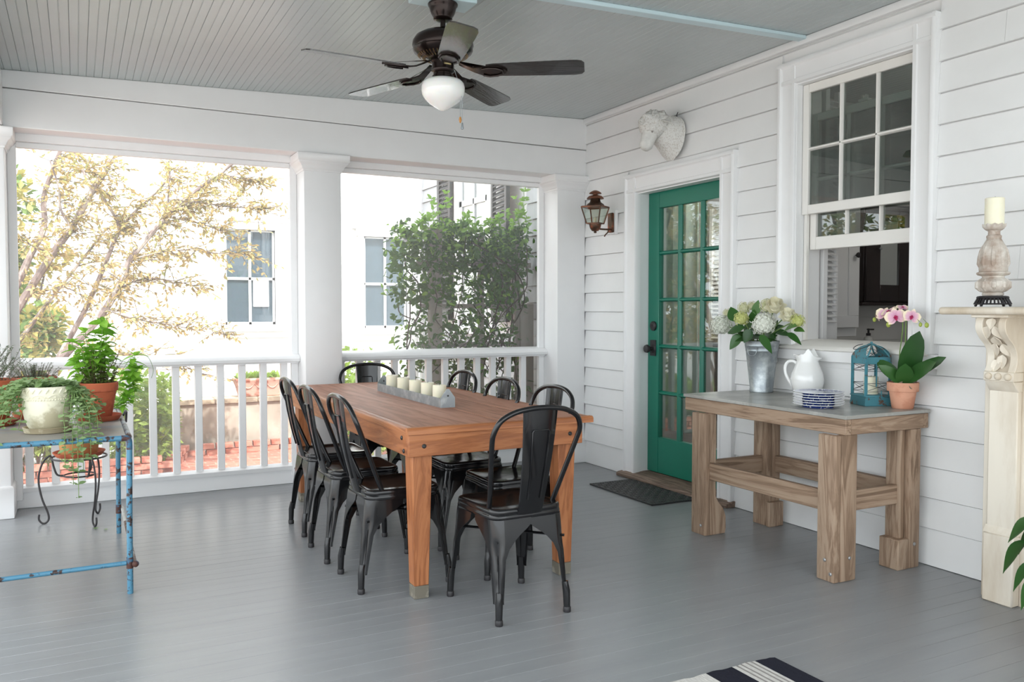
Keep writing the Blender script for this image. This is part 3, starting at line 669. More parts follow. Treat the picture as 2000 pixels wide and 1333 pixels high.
def vput(mb, p, d, L_):
    d = Vector(d).normalized(); u_ = Vector((rs.gauss(0, .6), rs.gauss(0, .6)-.3, .8)); x = d.cross(u_).normalized(); un = x.cross(d); w_ = L_*.27; p = Vector(p)
    mb.add([p, p+d*L_*.3-x*w_+un*w_*.3, p+d*L_*.68-x*w_*.8+un*w_*.25, p+d*L_-un*L_*.08, p+d*L_*.68+x*w_*.8+un*w_*.25, p+d*L_*.3+x*w_+un*w_*.3, p+d*L_*.45], [(0, 1, 6), (1, 2, 6), (2, 3, 6), (3, 4, 6), (4, 5, 6), (5, 0, 6)])
def vden(x, z):   # density of leaves over the trellis face (world x, z)
    if z > 2.05: return 0.0
    top = 2.02+.05*math.sin(x*9)+.03*math.sin(x*23)
    if z > top: return 0.0
    d_ = 1.15 if z > 1.62 else (.75 if z > 1.35 else .42)
    if x < 2.62: d_ *= .9 if z > 1.35 else (.35 if x > 2.5 else .12)
    if x > 3.45 and z < 1.6: d_ *= .5
    if 2.9 < x < 3.15 and 1.25 < z < 1.6: d_ *= .45
    if x < 2.40: d_ *= .3
    d_ *= .55+.9*noise.noise(Vector((x*4.5, 1.7, z*4.5)))+.3
    return max(0, d_)
cnt = 0
while cnt < 5600:
    x, z = rs.uniform(2.36, 3.66), rs.uniform(0.15, 2.06)
    if rs.random() > vden(x, z): continue
    cnt += 1; y = rs.gauss(0, .075)
    vput(big[0] if rs.random() < (.90 if z < 1.8 else .62) else big[1], (px(x), y, z+.5), (rs.gauss(0, 1), rs.gauss(-.3, .8), rs.gauss(-.25, .7)), rs.uniform(.042, .080))
for i, x in enumerate([2.46, 2.55, 2.63, 2.74, 2.80, 2.95, 3.05, 3.12, 3.2, 3.33, 3.42, 3.5, 3.56, 3.6, 3.63, 3.65, 2.86, 2.69, 3.0, 3.28]):
    H_ = {12: .42, 13: .50, 14: .36, 4: .36, 3: .26, 17: .30}.get(i, rs.uniform(.10, .22)); q = [Vector((px(x), rs.uniform(-.05, .05), 2.44))]
    for s_ in range(6): q.append(q[-1]+Vector((min(rs.gauss(.02, .025), px(3.66)-q[-1].x), rs.gauss(0, .02), H_/6)))
    MB().tube(q, [.004, .0035, .003, .0028, .0025, .002, .0015], 5).build('shoot', STEMG, vn)
    for s_ in range(1, 7):
        for _ in range(3): vput(big[1], q[s_], (rs.gauss(0, 1), rs.gauss(-.3, .6), rs.uniform(-.1, 1)), rs.uniform(.045, .07))
for pts in ([(2.45, 1.15), (2.40, 1.05), (2.42, .93), (2.47, .85)], [(2.40, 1.45), (2.34, 1.40), (2.30, 1.46)], [(3.60, 1.5), (3.66, 1.2), (3.64, .95)]):
    q = smoothpath([(px(x), 0, z+.5) for x, z in pts], 3); MB().tube(q, .0025, 5).build('shoot', STEMG, vn)
    for p in q: vput(big[1], p, (rs.gauss(0, 1), -.3, rs.gauss(0, .6)), rs.uniform(.045, .065))
for i in (0, 1): tag(big[i].build('foliage', VL[i], vn, smooth=False), kind='stuff')
# ================================================================ FURNITURE
# ---- dining table
TZ = 0.768
dt = thing('dining_table', 'long orange brown plank farm table in the middle of the porch', 'table', (1.728, 4.545, 0))
tx0, tx1, ty0, ty1 = 1.255-1.728, 2.200-1.728, 3.392-4.545, 5.70-4.545
TOPW = wood('table top plank', TABT, 'y', 0.9, 0.5, 0.35, 0.25, long=14); TOPX = wood('table frame wood', TABW, 'x', 1.0, 0.4, 0.3)
TOPY = wood('table frame wood', TABW, 'y', 1.0, 0.4, 0.3); TOPZ = wood('table frame wood', TABW, 'z', 1.0, 0.42, 0.3, long=10)
edge = [(0, .738), (0, .757), (.004, .764), (.012, TZ)]
xs = [tx0+.034, tx0+.465, tx0+.70, tx1-.034]
for a, b in zip(xs[:-1], xs[1:]): box(a+.0012, b-.0012, ty0+.034, ty1-.034, .738, TZ).build('top_plank', TOPW, dt, bevel=.0018)
for s, y in ((1, ty0), (-1, ty1)):
    MB().prism([(y+s*.033, .738)]+[(y+s*u, z) for u, z in edge]+[(y+s*.033, TZ)], 'x', tx0+.0, tx1-.0).build('edge_strip', TOPX, dt)
for s, x in ((1, tx0), (-1, tx1)):
    MB().prism([(x+s*.033, .738)]+[(x+s*u, z) for u, z in edge]+[(x+s*.033, TZ)], 'y', ty0+.034, ty1-.034).build('edge_strip', TOPY, dt)
ax0, ax1, ay0, ay1 = tx0+.008, tx1-.055, ty0+.012, ty1-.03
for y in (ay0, ay1-.024): box(ax0, ax1, y, y+.024, .640, .737).build('apron', TOPX, dt, bevel=.002)
for x in (ax0, ax1-.024): box(x, x+.024, ay0+.024, ay1-.024, .640, .737).build('apron', TOPY, dt, bevel=.002)
FOOT = worn('grey leg cap', srgb(146, 140, 128), srgb(110, 104, 92), 0.55, 12, 0.7)
for sx in (0, 1):
    for sy in (0, 1):
        x = ax0+.026 if sx == 0 else ax1-.026-.092; y = ay0+.026 if sy == 0 else ay1-.026-.092
        cx, cy = x+.046, y+.046; k = 1 if sx == 0 else -1; q = 1 if sy == 0 else -1
        lo_ = [(cx-.046*1, cy-.046), (cx+.046, cy-.046), (cx+.046, cy+.046), (cx-.046, cy+.046)]
        def ring(h, z): 
            ox = k*(.046-h); oy = q*(.046-h)   # outer faces stay, inner faces taper
            return [(cx-ox*0-h*1+ (-ox if False else 0), cy-h, z), (cx+h, cy-h, z), (cx+h, cy+h, z), (cx-h, cy+h, z)]
        lg = MB().loft([ring(.034, .058), ring(.046, .60), ring(.046, .737)]).build('leg', TOPZ, dt, bevel=.003)
        MB().loft([ring(.0335, 0.0), ring(.0345, .058)]).build('foot_cap', FOOT, lg, bevel=.002)
BOLT = paint('dark steel bolt', (0.05, 0.05, 0.05, 1), 0.4, 0.1, metal=0.8)
for p, ax in (((ax0+.07, ay0, .685), 'y'), ((ax1-.07, ay0, .690), 'y'), ((ax0, ay0+.06, .66), 'x'), ((ax0, ay0+.085, .715), 'x')):
    prf = [(.010, .002), (.010, -.003), (.006, -.006)]
    if ax == 'y': MB().lathe([(r_, z_) for r_, z_ in prf], p, 10, 'y').build('bolt', BOLT, dt)
    else: MB().lathe(prf, p, 10, 'x').build('bolt', BOLT, dt)
# ---- chairs
def rrect(hx0, hx1, hy0, hy1, r, n=5):  # rounded rectangle (ccw), separate half widths at back (y-) and front (y+)
    pts = []
    for (cx, cy, a0) in ((hx1-r, hy1-r, 0), (-(hx1-r), hy1-r, 90), (-(hx0-r), -(hy0-r), 180), (hx0-r, -(hy0-r), 270)):
        for i in range(n+1):
            a = R(a0+90*i/n); pts.append((cx+r*math.cos(a), cy+r*math.sin(a)))
    return pts
def make_chair():
    t = thing('cafe_chair', 'x', 'chair')
    base = rrect(.168, .180, .178, .178, .055)
    # seat with a rolled rim
    S = [(.02, .452), (.45, .4525), (.78, .4545), (.90, .459), (.955, .4615), (.985, .459), (1.0, .452), (1.0, .440), (.992, .437), (1.004, .434), (1.012, .428), (1.010, .418), (1.0, .414)]
    mb = MB(); mb.loft([[(x*k, y*k, z) for x, y in base] for k, z in S], True, (True, False)); mb.build('seat', BLACKM, t, angle=60)
    # pressed sheet legs: L section wrapped round the corner, from the skirt down to the foot
    for cx, cy in ((-1, -1), (1, -1), (-1, 1), (1, 1)):
        fx = .176 if cy < 0 else .195; fy = .222
        tx = .168 if cy < 0 else .180; ty = .178
        rings = []; Z = [.418, .405, .392, .376, .355, .33, .30, .26, .215, .17, .13, .10, .085]
        for z in Z:
            f = (.418-z)/.418
            hx = tx+(fx-tx)*(f**.85)*1.0; hy = ty+(fy-ty)*(f**.85)
            if z > .40: w_ = .178
            else:
                q = (.40-z)/.40
                w_ = .030+.135*max(0, 1-q/.38)**2.0+.028*max(0, 1-q/.75)
            w_ = min(w_, .172 if z > .41 else .17)
            rad = .045*min(1, w_/.07)*(1 if z > .2 else .6); rad = min(rad, w_*.8)
            groove = .018*max(0, min(1, (.335-z)/.06))*max(0, min(1, (z-.082)/.03))
            ring = []; n_ = 10
            for i in range(n_+1):       # along the x-facing side toward the corner
                u = i/n_; ring.append((hx, hy-w_+(w_-rad)*u))
            for i in range(1, 8): a = R(90*i/8); ring.append((hx-rad+rad*math.cos(a), hy-rad+rad*math.sin(a)))
            for i in range(n_+1): u = i/n_; ring.append((hx-rad-(w_-rad)*u, hy))
            out = []
            m_ = len(ring)
            for i, (x, y) in enumerate(ring):
                s_ = (x-(hx-rad*.3)) - (y-(hy-rad*.3)); g_ = groove*math.exp(-(s_/.014)**2)
                out.append((cx*(x-g_*.7), cy*(y-g_*.7), z))
            rings.append(out)
        mb = MB(); mb.loft(rings, False); lg = mb.build('leg', BLACKM, t, solid=.003, angle=50)
        mb = MB(); xa, ya = cx*(fx-.012), cy*(fy-.012)
        mb.tube([(cx*(fx-.018), cy*(fy-.020), .13), (cx*(fx-.014), cy*(fy-.014), .09), (xa, ya, .02)], [.014, .0165, .0145], 10); mb.build('foot_tube', BLACKM, lg)
        MB().lathe([(.0155, 0), (.0165, .004), (.0165, .02), (.0145, .024)], (xa, ya, 0), 10).build('rubber_foot', IRON, lg)
    mb = MB(); mb.tube([(-.165, -.185, .33), (.165, .185, .33)], .006, 6); mb.tube([(.165, -.185, .322), (-.165, .185, .322)], .006, 6); mb.build('cross_brace', BLACKM, t)
    # bent tube back hoop
    H = [(-.150, -.085, .425), (-.156, -.112, .470), (-.178, -.165, .60), (-.202, -.222, .74), (-.204, -.243, .79), (-.180, -.258, .838), (-.125, -.267, .868), (-.06, -.272, .881), (0, -.273, .884)]
    H = H+[(-x, y, z) for x, y, z in H[-2::-1]]
    MB().tube(smoothpath(H, 5), .0112, 10).build('back_hoop', BLACKM, t)
    # splat
    rings = []
    for k in range(9):
        f = k/8; hw = .058+.024*f; z = .435+.44*f; y = -.180-.088*f-.012*math.sin(PI*f)
        rings.append([(hw*a, y-.010*(1-a*a)+(.005 if abs(a) > .97 else 0), z) for a in (-1, -.96, -.6, -.2, .2, .6, .96, 1)])
    mb = MB(); mb.loft(rings, False); sp = mb.build('splat', BLACKM, t, solid=.0025, angle=50)
    ys = lambda z: -.180-.088*(z-.435)/.44-.012*math.sin(PI*(z-.435)/.44)-.0105
    for side in (1, -1):
        pts = [(-.030, ys(.50), .50), (-.032, ys(.60), .60), (-.037, ys(.70), .70), (-.040, ys(.785), .785), (-.034, ys(.792), .792), (.034, ys(.792), .792), (.040, ys(.785), .785), (.037, ys(.70), .70), (.032, ys(.60), .60), (.030, ys(.50), .50)]
        if side == 1: MB().tube(pts, .0035, 6).build('pressed_rib', BLACKM, sp)
        else: MB().tube([(x, y+.004, z) for x, y, z in pts], .0035, 6).build('pressed_rib', BLACKM, sp)
    return t
ch0 = make_chair()
chairs = [
 (1.652, 3.215, 2, 'black metal cafe chair at the near end of the table, its back to the camera'),
 (1.325, 3.79, -90, 'black metal cafe chair nearest the camera on the left side of the table'),
 (1.310, 4.31, -90, 'black metal cafe chair in the middle of the left side of the table'),
 (1.328, 4.862, -90, 'black metal cafe chair farthest from the camera on the left side of the table'),
 (1.915, 3.725, 90, 'black metal cafe chair nearest the camera on the wall side of the table'),
 (1.905, 4.275, 90, 'black metal cafe chair in the middle of the wall side of the table'),
 (1.935, 4.90, 90, 'black metal cafe chair farthest from the camera on the wall side of the table'),
 (1.868, 5.635, 180, 'black metal cafe chair at the far end of the table before the railing')]
for i, (x, y, a, lab) in enumerate(chairs):
    c_ = ch0 if i == 0 else copy_tree(ch0)
    c_.location = (x, y, 0); c_.rotation_euler = (0, 0, R(a)); tag(c_, lab, 'chair', 'black metal cafe chairs around the dining table')
# ---- candle tray and candles
ty_a, ty_b = 4.03, 5.06; xc = 1.712; hw = .040
tray = thing('candle_tray', 'long galvanised trough with pointed ends on the dining table', 'tray', (xc, (ty_a+ty_b)/2, TZ))
h_ = (ty_b-ty_a)/2
MB().box(-hw, hw, -h_, h_, 0, .004).box(-hw-.001, -hw+.002, -h_, h_, 0, .050).box(hw-.002, hw+.001, -h_, h_, 0, .050).build('trough', GALV, tray)
for s in (-1, 1):
    MB().prism([(-hw, 0), (hw, 0), (hw, .052), (.006, .098), (-.006, .098), (-hw, .052)], 'y', s*h_-.0015, s*h_+.0015).build('end_plate', GALV, tray)
    MB().lathe([(.005, s*h_-.004), (.005, s*h_+.004)], (0, 0, .062), 8, 'y').build('rivet', BOLT, tray)
cm = MB().lathe([(.0, 0), (.035, 0), (.0365, .003), (.0365, .103), (.034, .106), (.026, .1045), (.006, .103)], n=24).mesh('candle', CANDLE); wm = MB().tube([(0, 0, .102), (.001, 0, .108), (.002, 0, .113)], .0012, 5).mesh('wick', WICK)
for i, (y, lab) in enumerate(((4.145, 'nearest the camera'), (4.315, 'second from the camera'), (4.50, 'in the middle of the row'), (4.70, 'second from the far end'), (4.90, 'farthest from the camera'))):
    t = thing('candle', 'ivory pillar candle in the galvanised trough, '+lab, 'candle', (xc, y, TZ+.0042), 0, 'pillar candles in the trough')
    inst('wax', cm, t, Matrix()); inst('wick', wm, t, Matrix())
# ---- work table by the window
PX = wood('weathered pine', PINE, 'x', 1.0, 0.65, 0.4); PY = wood('weathered pine', PINE, 'y', 1.0, 0.65, 0.4); PZ = wood('weathered pine', PINE, 'z', 1.0, 0.65, 0.4, long=9)
wt = thing('work_table', 'rough pine work table with a zinc top under the window', 'table', (3.42, 3.275, 0))
X = lambda x: x-3.42; Y = lambda y: y-3.275
box(X(3.158), X(3.752), Y(2.728), Y(3.905), .768, .786).build('zinc_top', ZINC, wt, bevel=.002)
fx0, fx1, fy0, fy1 = 3.166, 3.748, 2.735, 3.898
for x in (fx0, fx1-.036): box(X(x), X(x+.036), Y(fy0), Y(fy1), .693, .767).build('apron', PY, wt, bevel=.003)
for y in (fy0, fy1-.036): box(X(fx0+.0365), X(fx1-.0365), Y(y), Y(y+.036), .693, .767).build('apron', PX, wt, bevel=.003)
def plank(x0, x1, y0, y1, z0, z1, par, m=PZ, n='plank'): return box(X(x0), X(x1), Y(y0), Y(y1), z0, z1).build(n, m, par, bevel=.006, seg=2)
def bolt(x, y, z, ax, par): MB().lathe([(.009, .002), (.009, -.003), (.005, -.006)] if ax == 'x' else [(.009, .002), (.009, -.003), (.005, -.006)], (X(x), Y(y), z), 10, ax).build('bolt', BOLTG, par)
BOLTG = paint('galvanised bolt', (0.4, 0.4, 0.4, 1), 0.45, 0.1, metal=0.8)
# front right leg: two planks making an angle
l1 = thing('leg', None, None, (0, 0, 0)); l1.parent = wt
plank(3.112, 3.150, 2.745, 2.850, 0, .693, l1); plank(3.1505, 3.255, 2.742, 2.780, 0, .693, l1)
for y, z in ((2.80, .10), (2.765, .04)): bolt(3.112, y, z, 'x', l1)
bolt(3.21, 2.742, .11, 'y', l1)
# front left leg: plank with a side piece whose foot flares
l2 = thing('leg', None, None); l2.parent = wt
plank(3.125, 3.163, 3.665, 3.785, 0, .693, l2)
MB().prism([(X(3.1635), 0), (X(3.275), 0), (X(3.282), .03), (X(3.280), .10), (X(3.262), .145), (X(3.225), .185), (X(3.205), .22), (X(3.205), .693), (X(3.1635), .693)], 'y', Y(3.667), Y(3.705)).build('plank', PZ, l2, bevel=.003)
bolt(3.125, 3.70, .055, 'x', l2)
# back left leg
l3 = thing('leg', None, None); l3.parent = wt
plank(3.595, 3.633, 3.672, 3.785, 0, .693, l3); plank(3.6335, 3.70, 3.672, 3.710, 0, .693, l3)
box(X(3.588), X(3.70), Y(3.640), Y(3.672), 0, .145).build('foot_block', PZ, l3, bevel=.004)
# back right leg
l4 = thing('leg', None, None); l4.parent = wt
plank(3.585, 3.623, 2.768, 2.850, 0.13, .693, l4); plank(3.6235, 3.70, 2.738, 2.776, 0, .693, l4)
box(X(3.545), X(3.6235), Y(2.738), Y(2.85), 0, .15).build('foot_block', PZ, l4, bevel=.004)
bolt(3.66, 2.738, .12, 'y', l4)
# lower stretchers
for a in ((3.155, 3.185, 2.78, 3.75),): box(X(a[0]), X(a[1]), Y(a[2]), Y(a[3]), .318, .415).build('stretcher', PY, wt, bevel=.003)
box(X(3.66), X(3.70), Y(2.78), Y(3.75), .318, .415).build('stretcher', PY, wt, bevel=.003)
box(X(3.186), X(3.659), Y(2.781), Y(2.815), .318, .415).build('stretcher', PX, wt, bevel=.003)
box(X(3.186), X(3.659), Y(3.712), Y(3.75), .318, .415).build('stretcher', PX, wt, bevel=.003)
# ---- blue metal table
BZ = .715
bt = thing('blue_table', 'chipped blue tubular metal table carrying the potted herbs at left', 'table', (-0.25, 4.69, 0))
bx0, bx1, by0, by1 = -.955, .45, -.575, .575
BTOP = worn('worn blue grey metal top', srgb(120, 140, 156), srgb(150, 146, 142), 0.5, 7, 0.45, 0, 0.1, (0.4, 1.6, 1))
box(bx0+.012, bx1-.012, by0+.012, by1-.012, BZ-.006, BZ).build('top_sheet', BTOP, bt, bevel=.002)
# one bent tube loop round the top, one leg at each corner
MB().tube([(bx0+.012, by0, BZ-.010), (bx1-.018, by0, BZ-.010)], .0125, 10).build('top_tube', BLUEM, bt)
MB().tube([(bx1, by0+.02, BZ-.008), (bx1, by1-.02, BZ-.008)], .0125, 10).build('top_tube', worn('worn blue grey tube', srgb(138, 150, 158), srgb(70, 48, 42), 0.62, 14, 0.45), bt)
MB().tube([(bx0+.012, by1, BZ-.010), (bx1-.018, by1, BZ-.010)], .0125, 10).build('top_tube', BLUEM, bt)
RUST = worn('rusty tube', srgb(78, 48, 40), srgb(58, 110, 140), 0.66, 18, 0.6)
for x, y in ((bx1, by0), (bx1, by1), (bx0, by0), (bx0, by1)):
    s = 1 if x > 0 else -1
    lg = MB().tube([(x, y, BZ-.06), (x-.004*s, y, .40), (x-.006*s, y, 0.0)], .0128, 12).build('leg', BLUEM, bt)
    MB().tube(smoothpath([(x-.032*s, y, BZ-.010), (x-.010*s, y, BZ-.012), (x-.001*s, y, BZ-.022), (x, y, BZ-.062)], 4), .0134, 10).build('elbow', RUST, lg)
    MB().tube([(x-.006*s, y, .115), (x-.006*s, y, .165)], .0146, 12).build('joint_sleeve', RUST, lg)
MB().tube([(bx0, by0-.0, .130), (bx1-.02, by0, .140)], .0105, 10).build('stretcher', BLUEM, bt)
MB().tube([(bx1-.006+.020, by0-.02, .137), (bx1-.006+.020, by1+.02, .142)], .009, 10).build('side_bar', worn('pale worn tube', srgb(190, 192, 188), srgb(90, 62, 50), 0.6, 12, 0.5), bt)
MB().ball((bx1+.016, by0-.022, .137), .015, 10, 7).build('end_knob', RUST, bt)
MB().tube(smoothpath([(bx1+.014, by1-.30, BZ-.004), (bx1+.026, by1-.26, BZ+.012), (bx1+.034, by1-.20, BZ+.0), (bx1+.034, by1-.14, BZ-.06)], 4), .006, 8).build('handle', IRON, bt)
# ================================================================ CEILING FAN
fz = zc(1.602)-0.0
fan = thing('ceiling_fan', 'dark bronze five-bladed ceiling fan with a white glass globe light', 'fan', (1.602, 3.819, fz))
MB().box(-.15, .15, -.075, .075, -.022, .006).build('mounting_block', HAINT, fan, bevel=.003)
MB().lathe([(.0, -.022), (.070, -.022), (.073, -.027), (.072, -.034), (.067, -.040), (.064, -.050), (.060, -.064), (.054, -.078), (.047, -.088), (.045, -.093), (.047, -.097), (.042, -.103), (.030, -.106), (.014, -.106)], n=28).build('canopy', BRONZE, fan)
MB().lathe([(.013, -.098), (.013, -.135), (.022, -.14), (.030, -.155), (.045, -.162)], n=16).build('downrod', BRONZE, fan)
MB().lathe([(.02, -.155), (.06, -.160), (.105, -.168), (.132, -.184), (.146, -.206), (.149, -.225), (.143, -.240), (.146, -.246), (.140, -.258), (.120, -.272), (.105, -.285), (.06, -.292), (.02, -.294)], n=40).build('motor_housing', BRONZE, fan)
rb = MB()
for i in range(40):
    a = 2*PI*i/40; c_, s_ = math.cos(a), math.sin(a)
    rb.bar((.088*c_, .088*s_, -.290), (.122*c_, .122*s_, -.272), .004, .006)
tag(rb.build('vent_ribs', paint('antique brass', (0.25, 0.17, 0.09, 1), 0.35, 0.1, metal=0.9), fan), kind='stuff')
MB().lathe([(.02, -.292), (.058, -.294), (.060, -.302), (.054, -.308), (.054, -.338), (.058, -.342), (.056, -.350), (.046, -.358), (.046, -.366), (.052, -.370), (.052, -.386), (.048, -.390)], n=28).build('switch_housing', BRONZE, fan)
box(-.018, .018, -.0565, -.052, -.327, -.317).build('badge', paint('brass badge', (0.5, 0.4, 0.2, 1), 0.3, 0.1, metal=0.9), fan)
OPAL = paint('opal glass', (0.86, 0.86, 0.84, 1), 0.12, 0.01, 5, 0.0, coat=0.3)
OPAL.node_tree.nodes['Principled BSDF'].inputs['Subsurface Weight'].default_value = 0.25
MB().lathe([(.046, -.384), (.068, -.386), (.090, -.394), (.102, -.408), (.106, -.426), (.105, -.446), (.100, -.464), (.088, -.483), (.068, -.501), (.042, -.519), (.022, -.531), (.010, -.536), (.001, -.538)], n=36).build('globe', OPAL, fan)
BLADEU = wood('ebony blade', ((0.015, 0.012, 0.011, 1), (0.022, 0.018, 0.016, 1), (0.036, 0.030, 0.027, 1)), 'y', 1.2, 0.22, 0.2, 0.7, coat=0.35, long=8)
blz = -.347
brad = 0.685
outline = [(-.050, .215), (-.056, .25), (-.062, .40), (-.067, .58), (-.067, .645), (-.060, .672), (-.040, .685), (.040, .685), (.060, .672), (.067, .645), (.067, .58), (.062, .40), (.056, .25), (.050, .215)]
bm1 = MB().loft([[(x, y, -.003) for x, y in outline], [(x, y, .003) for x, y in outline]]).mesh('blade', BLADEU, smooth=False)
im = MB()
irn = [(-.016, .075, .040), (-.018, .11, .022), (-.022, .15, .004), (-.040, .19, -.004), (-.052, .225, -.006), (-.046, .27, -.006), (-.020, .305, -.006), (0, .315, -.006)]
ring_t = [(x, y, z-.004) for x, y, z in irn]+[(-x, y, z-.004) for x, y, z in irn[-2::-1]]
ring_b = [(x, y, z+.003) for x, y, z in irn]+[(-x, y, z+.003) for x, y, z in irn[-2::-1]]
n_ = len(irn); o_ = len(ring_t)
mv = ring_t+ring_b; fs = []
for i in range(n_-1):
    j = o_-1-i
    fs += [(i, i+1, j-1, j), (o_+j, o_+j-1, o_+i+1, o_+i)]
    fs += [(i, o_+i, o_+i+1, i+1), (j-1, o_+j-1, o_+j, j)]
fs.append((0, o_-1, o_+o_-1, o_))
im.add(mv, fs)
im.tube([(-.030, .195, -.012), (-.042, .225, -.013), (-.036, .265, -.013), (-.016, .292, -.013), (.016, .292, -.013), (.036, .265, -.013), (.042, .225, -.013), (.030, .195, -.012)], .0045, 6)
iron_me = im.mesh('blade_iron', BRONZE)
for k in range(5):
    a = R(-33.5+72*k-90); M = Matrix.Translation((0, 0, blz)) @ Matrix.Rotation(a, 4, 'Z')
    b = inst('blade', bm1, fan, M @ Matrix.Rotation(R(-12 if k != 2 else -5), 4, 'Y'))
    inst('blade_iron', iron_me, fan, M @ Matrix.Rotation(R(-11 if k != 2 else -5), 4, 'Y'))
MB().tube([(.050, -.030, -.345), (.058, -.048, -.40), (.066, -.056, -.46), (.066, -.056, -.575)], .0012, 5).build('pull_chain', GALV, fan)
MB().lathe([(.001, 0), (.005, -.004), (.007, -.016), (.005, -.026), (.002, -.030)], (.066, -.056, -.570), 10).build('wooden_pull', paint('amber pull', (0.5, 0.22, 0.05, 1), 0.3, 0.1), fan)
MB().tube([(.040, -.042, -.345), (.064, -.066, -.43), (.074, -.062, -.50), (.074, -.062, -.60)], .0012, 5).build('pull_chain', GALV, fan)
MB().lathe([(.001, 0), (.004, -.004), (.005, -.012), (.007, -.026), (.0065, -.032), (.001, -.034)], (.074, -.062, -.598), 10).build('glass_pull', GALV, fan)
# ================================================================ DOOR MAT AND RUG
RUBB = paint('black rubber', (0.03, 0.03, 0.031, 1), 0.45, 0.15, 20, 0.3, 90)
mt = thing('door_mat', 'black rubber door mat with a woven tread before the green door', 'mat', (3.502, 4.77, 0))
box(-.197, .178, -.375, .375, 0.0002, .006).build('backing', RUBB, mt, bevel=.002)
mb = MB(); nx, ny = 9, 19; w_, l_ = .375/nx, .75/ny
for i in range(nx):
    for j in range(ny):
        cx, cy = -.197+w_*(i+.5), -.375+l_*(j+.5)
        if (i+j) % 2: mb.sqloft([(w_*.46, l_*.40, .006), (w_*.40, l_*.34, .0115)], (cx, cy, 0))
        else:
            for d in (-.24, .24): mb.sqloft([(w_*.17, l_*.46, .006), (w_*.13, l_*.42, .0105)], (cx+w_*d*1.05, cy, 0))
tag(mb.build('tread', RUBB, mt, smooth=False), kind='stuff')
MB().box(-.197, .178, -.375, -.366, .005, .010).box(-.197, .178, .366, .375, .005, .010).box(-.197, -.188, -.375, .375, .005, .010).box(.169, .178, -.375, .375, .005, .010).build('rim', RUBB, mt)
RUG = NT('woven striped rug'); RUG.setp((0.1, 0.1, 0.1, 1), 0.95, 0, 0.2)
_v = RUG.coord(); _s = RUG.n('ShaderNodeSeparateXYZ'); RUG.l(_v, _s.inputs[0]); _mr = RUG.n('ShaderNodeMapRange'); _mr.inputs[1].default_value = -1.12; _mr.inputs[2].default_value = 0.0
RUG.l(_s.outputs[0], _mr.inputs[0]); _r = RUG.n('ShaderNodeValToRGB'); _r.color_ramp.interpolation = 'CONSTANT'
NAVY = (0.016, 0.017, 0.028, 1); OFFW = (0.62, 0.60, 0.57, 1); GRY = (0.30, 0.28, 0.27, 1)
st_ = []
def stripe(u0, u1, c): st_.append((u0, c))
for a, c in ((-1.12, NAVY), (-1.00, OFFW), (-.975, GRY), (-.965, OFFW), (-.89, NAVY), (-.77, OFFW), (-.66, NAVY), (-.545, OFFW), (-.535, OFFW), (-.445, OFFW), (-.40, OFFW), (-.315, NAVY), (-.200, OFFW), (-.182, GRY), (-.174, OFFW), (-.158, GRY), (-.150, OFFW), (-.134, GRY), (-.126, OFFW), (-.110, GRY), (-.102, OFFW), (-.090, NAVY)): st_.append(((a+1.12)/1.12, c))
e = _r.color_ramp.elements
while len(e) > 1: e.remove(e[-1])
e[0].position, e[0].color = 0, NAVY
for p, c in st_[1:]:
    q = e.new(p); q.color = c
RUG.l(_mr.outputs[0], _r.inputs[0])
_mx = RUG.n('ShaderNodeMixRGB', blend_type='MULTIPLY'); _mx.inputs[0].default_value = 0.6
RUG.l(_r.outputs[0], _mx.inputs[1]); _f = RUG.noise(RUG.coord((140, 40, 1)), 1.0, 2); RUG.l(RUG.ramp(_f, [(0.3, (0.7, 0.7, 0.7, 1)), (0.7, (1.1, 1.1, 1.1, 1))]), _mx.inputs[2])
RUG.l(_mx.outputs[0], RUG.p.inputs['Base Color']); RUG.bump(_f, 0.6, 0.004); RUG = RUG.m
rg = thing('striped_rug', 'navy and white striped woven rug at the bottom edge of the floor', 'rug', (2.250, 2.258, 0))
rings = []
N = 60
mb = MB(); top = []; bot = []
for i in range(N+1):
    x = -1.12*i/N
    wob = .003*math.sin(x*38)+.002*math.sin(x*90+1)
    top.append([(x, wob+0-.012*(1 if i in (0, N) else 0), .0055), (x, -.8, .006+.001*math.sin(x*20)), (x, -1.6, .0055)])
    bot.append([(x, wob, .0004), (x, -.8, .0004), (x, -1.6, .0004)])
for i in range(N+1): rings.append(top[i]+bot[i][::-1])
mb.loft(rings); mb.build('woven_cloth', RUG, rg)
# ================================================================ ON THE WORK TABLE
T = .7862
def lathe_thing(name, label, cat, loc, prof, m, part, n=32):
    t = thing(name, label, cat, loc); MB().lathe(prof, n=n).build(part, m, t); return t
bk = thing('metal_bucket', 'tall galvanised flower bucket on the zinc topped table', 'bucket', (3.634, 3.765, T))
MB().lathe([(.0, .012), (.060, .010), (.064, 0), (.068, .002), (.069, .018), (.067, .022), (.084, .17), (.093, .245), (.0955, .248), (.0945, .252), (.0975, .275), (.0995, .278), (.099, .283), (.101, .302), (.1025, .306), (.100, .308), (.0975, .304), (.090, .22), (.066, .025)], n=40, cap=(True, False)).build('body', GALV, bk)
for a in (R(195), R(15)):
    c_, s_ = math.cos(a), math.sin(a); q = lambda r, t_, z: (r*c_-t_*s_, r*s_+t_*c_, z)
    MB().tube(smoothpath([q(.097, -.028, .270), q(.105, -.030, .255), q(.107, -.022, .228), q(.108, 0, .222), q(.107, .022, .228), q(.105, .030, .255), q(.097, .028, .270)], 3), .0028, 7).build('handle', GALV, bk)
    MB().lathe([(.0045, -.035), (.0045, .035)], q(.1005, 0, .266), 8, 'y').build('handle_clip', GALV, bk)
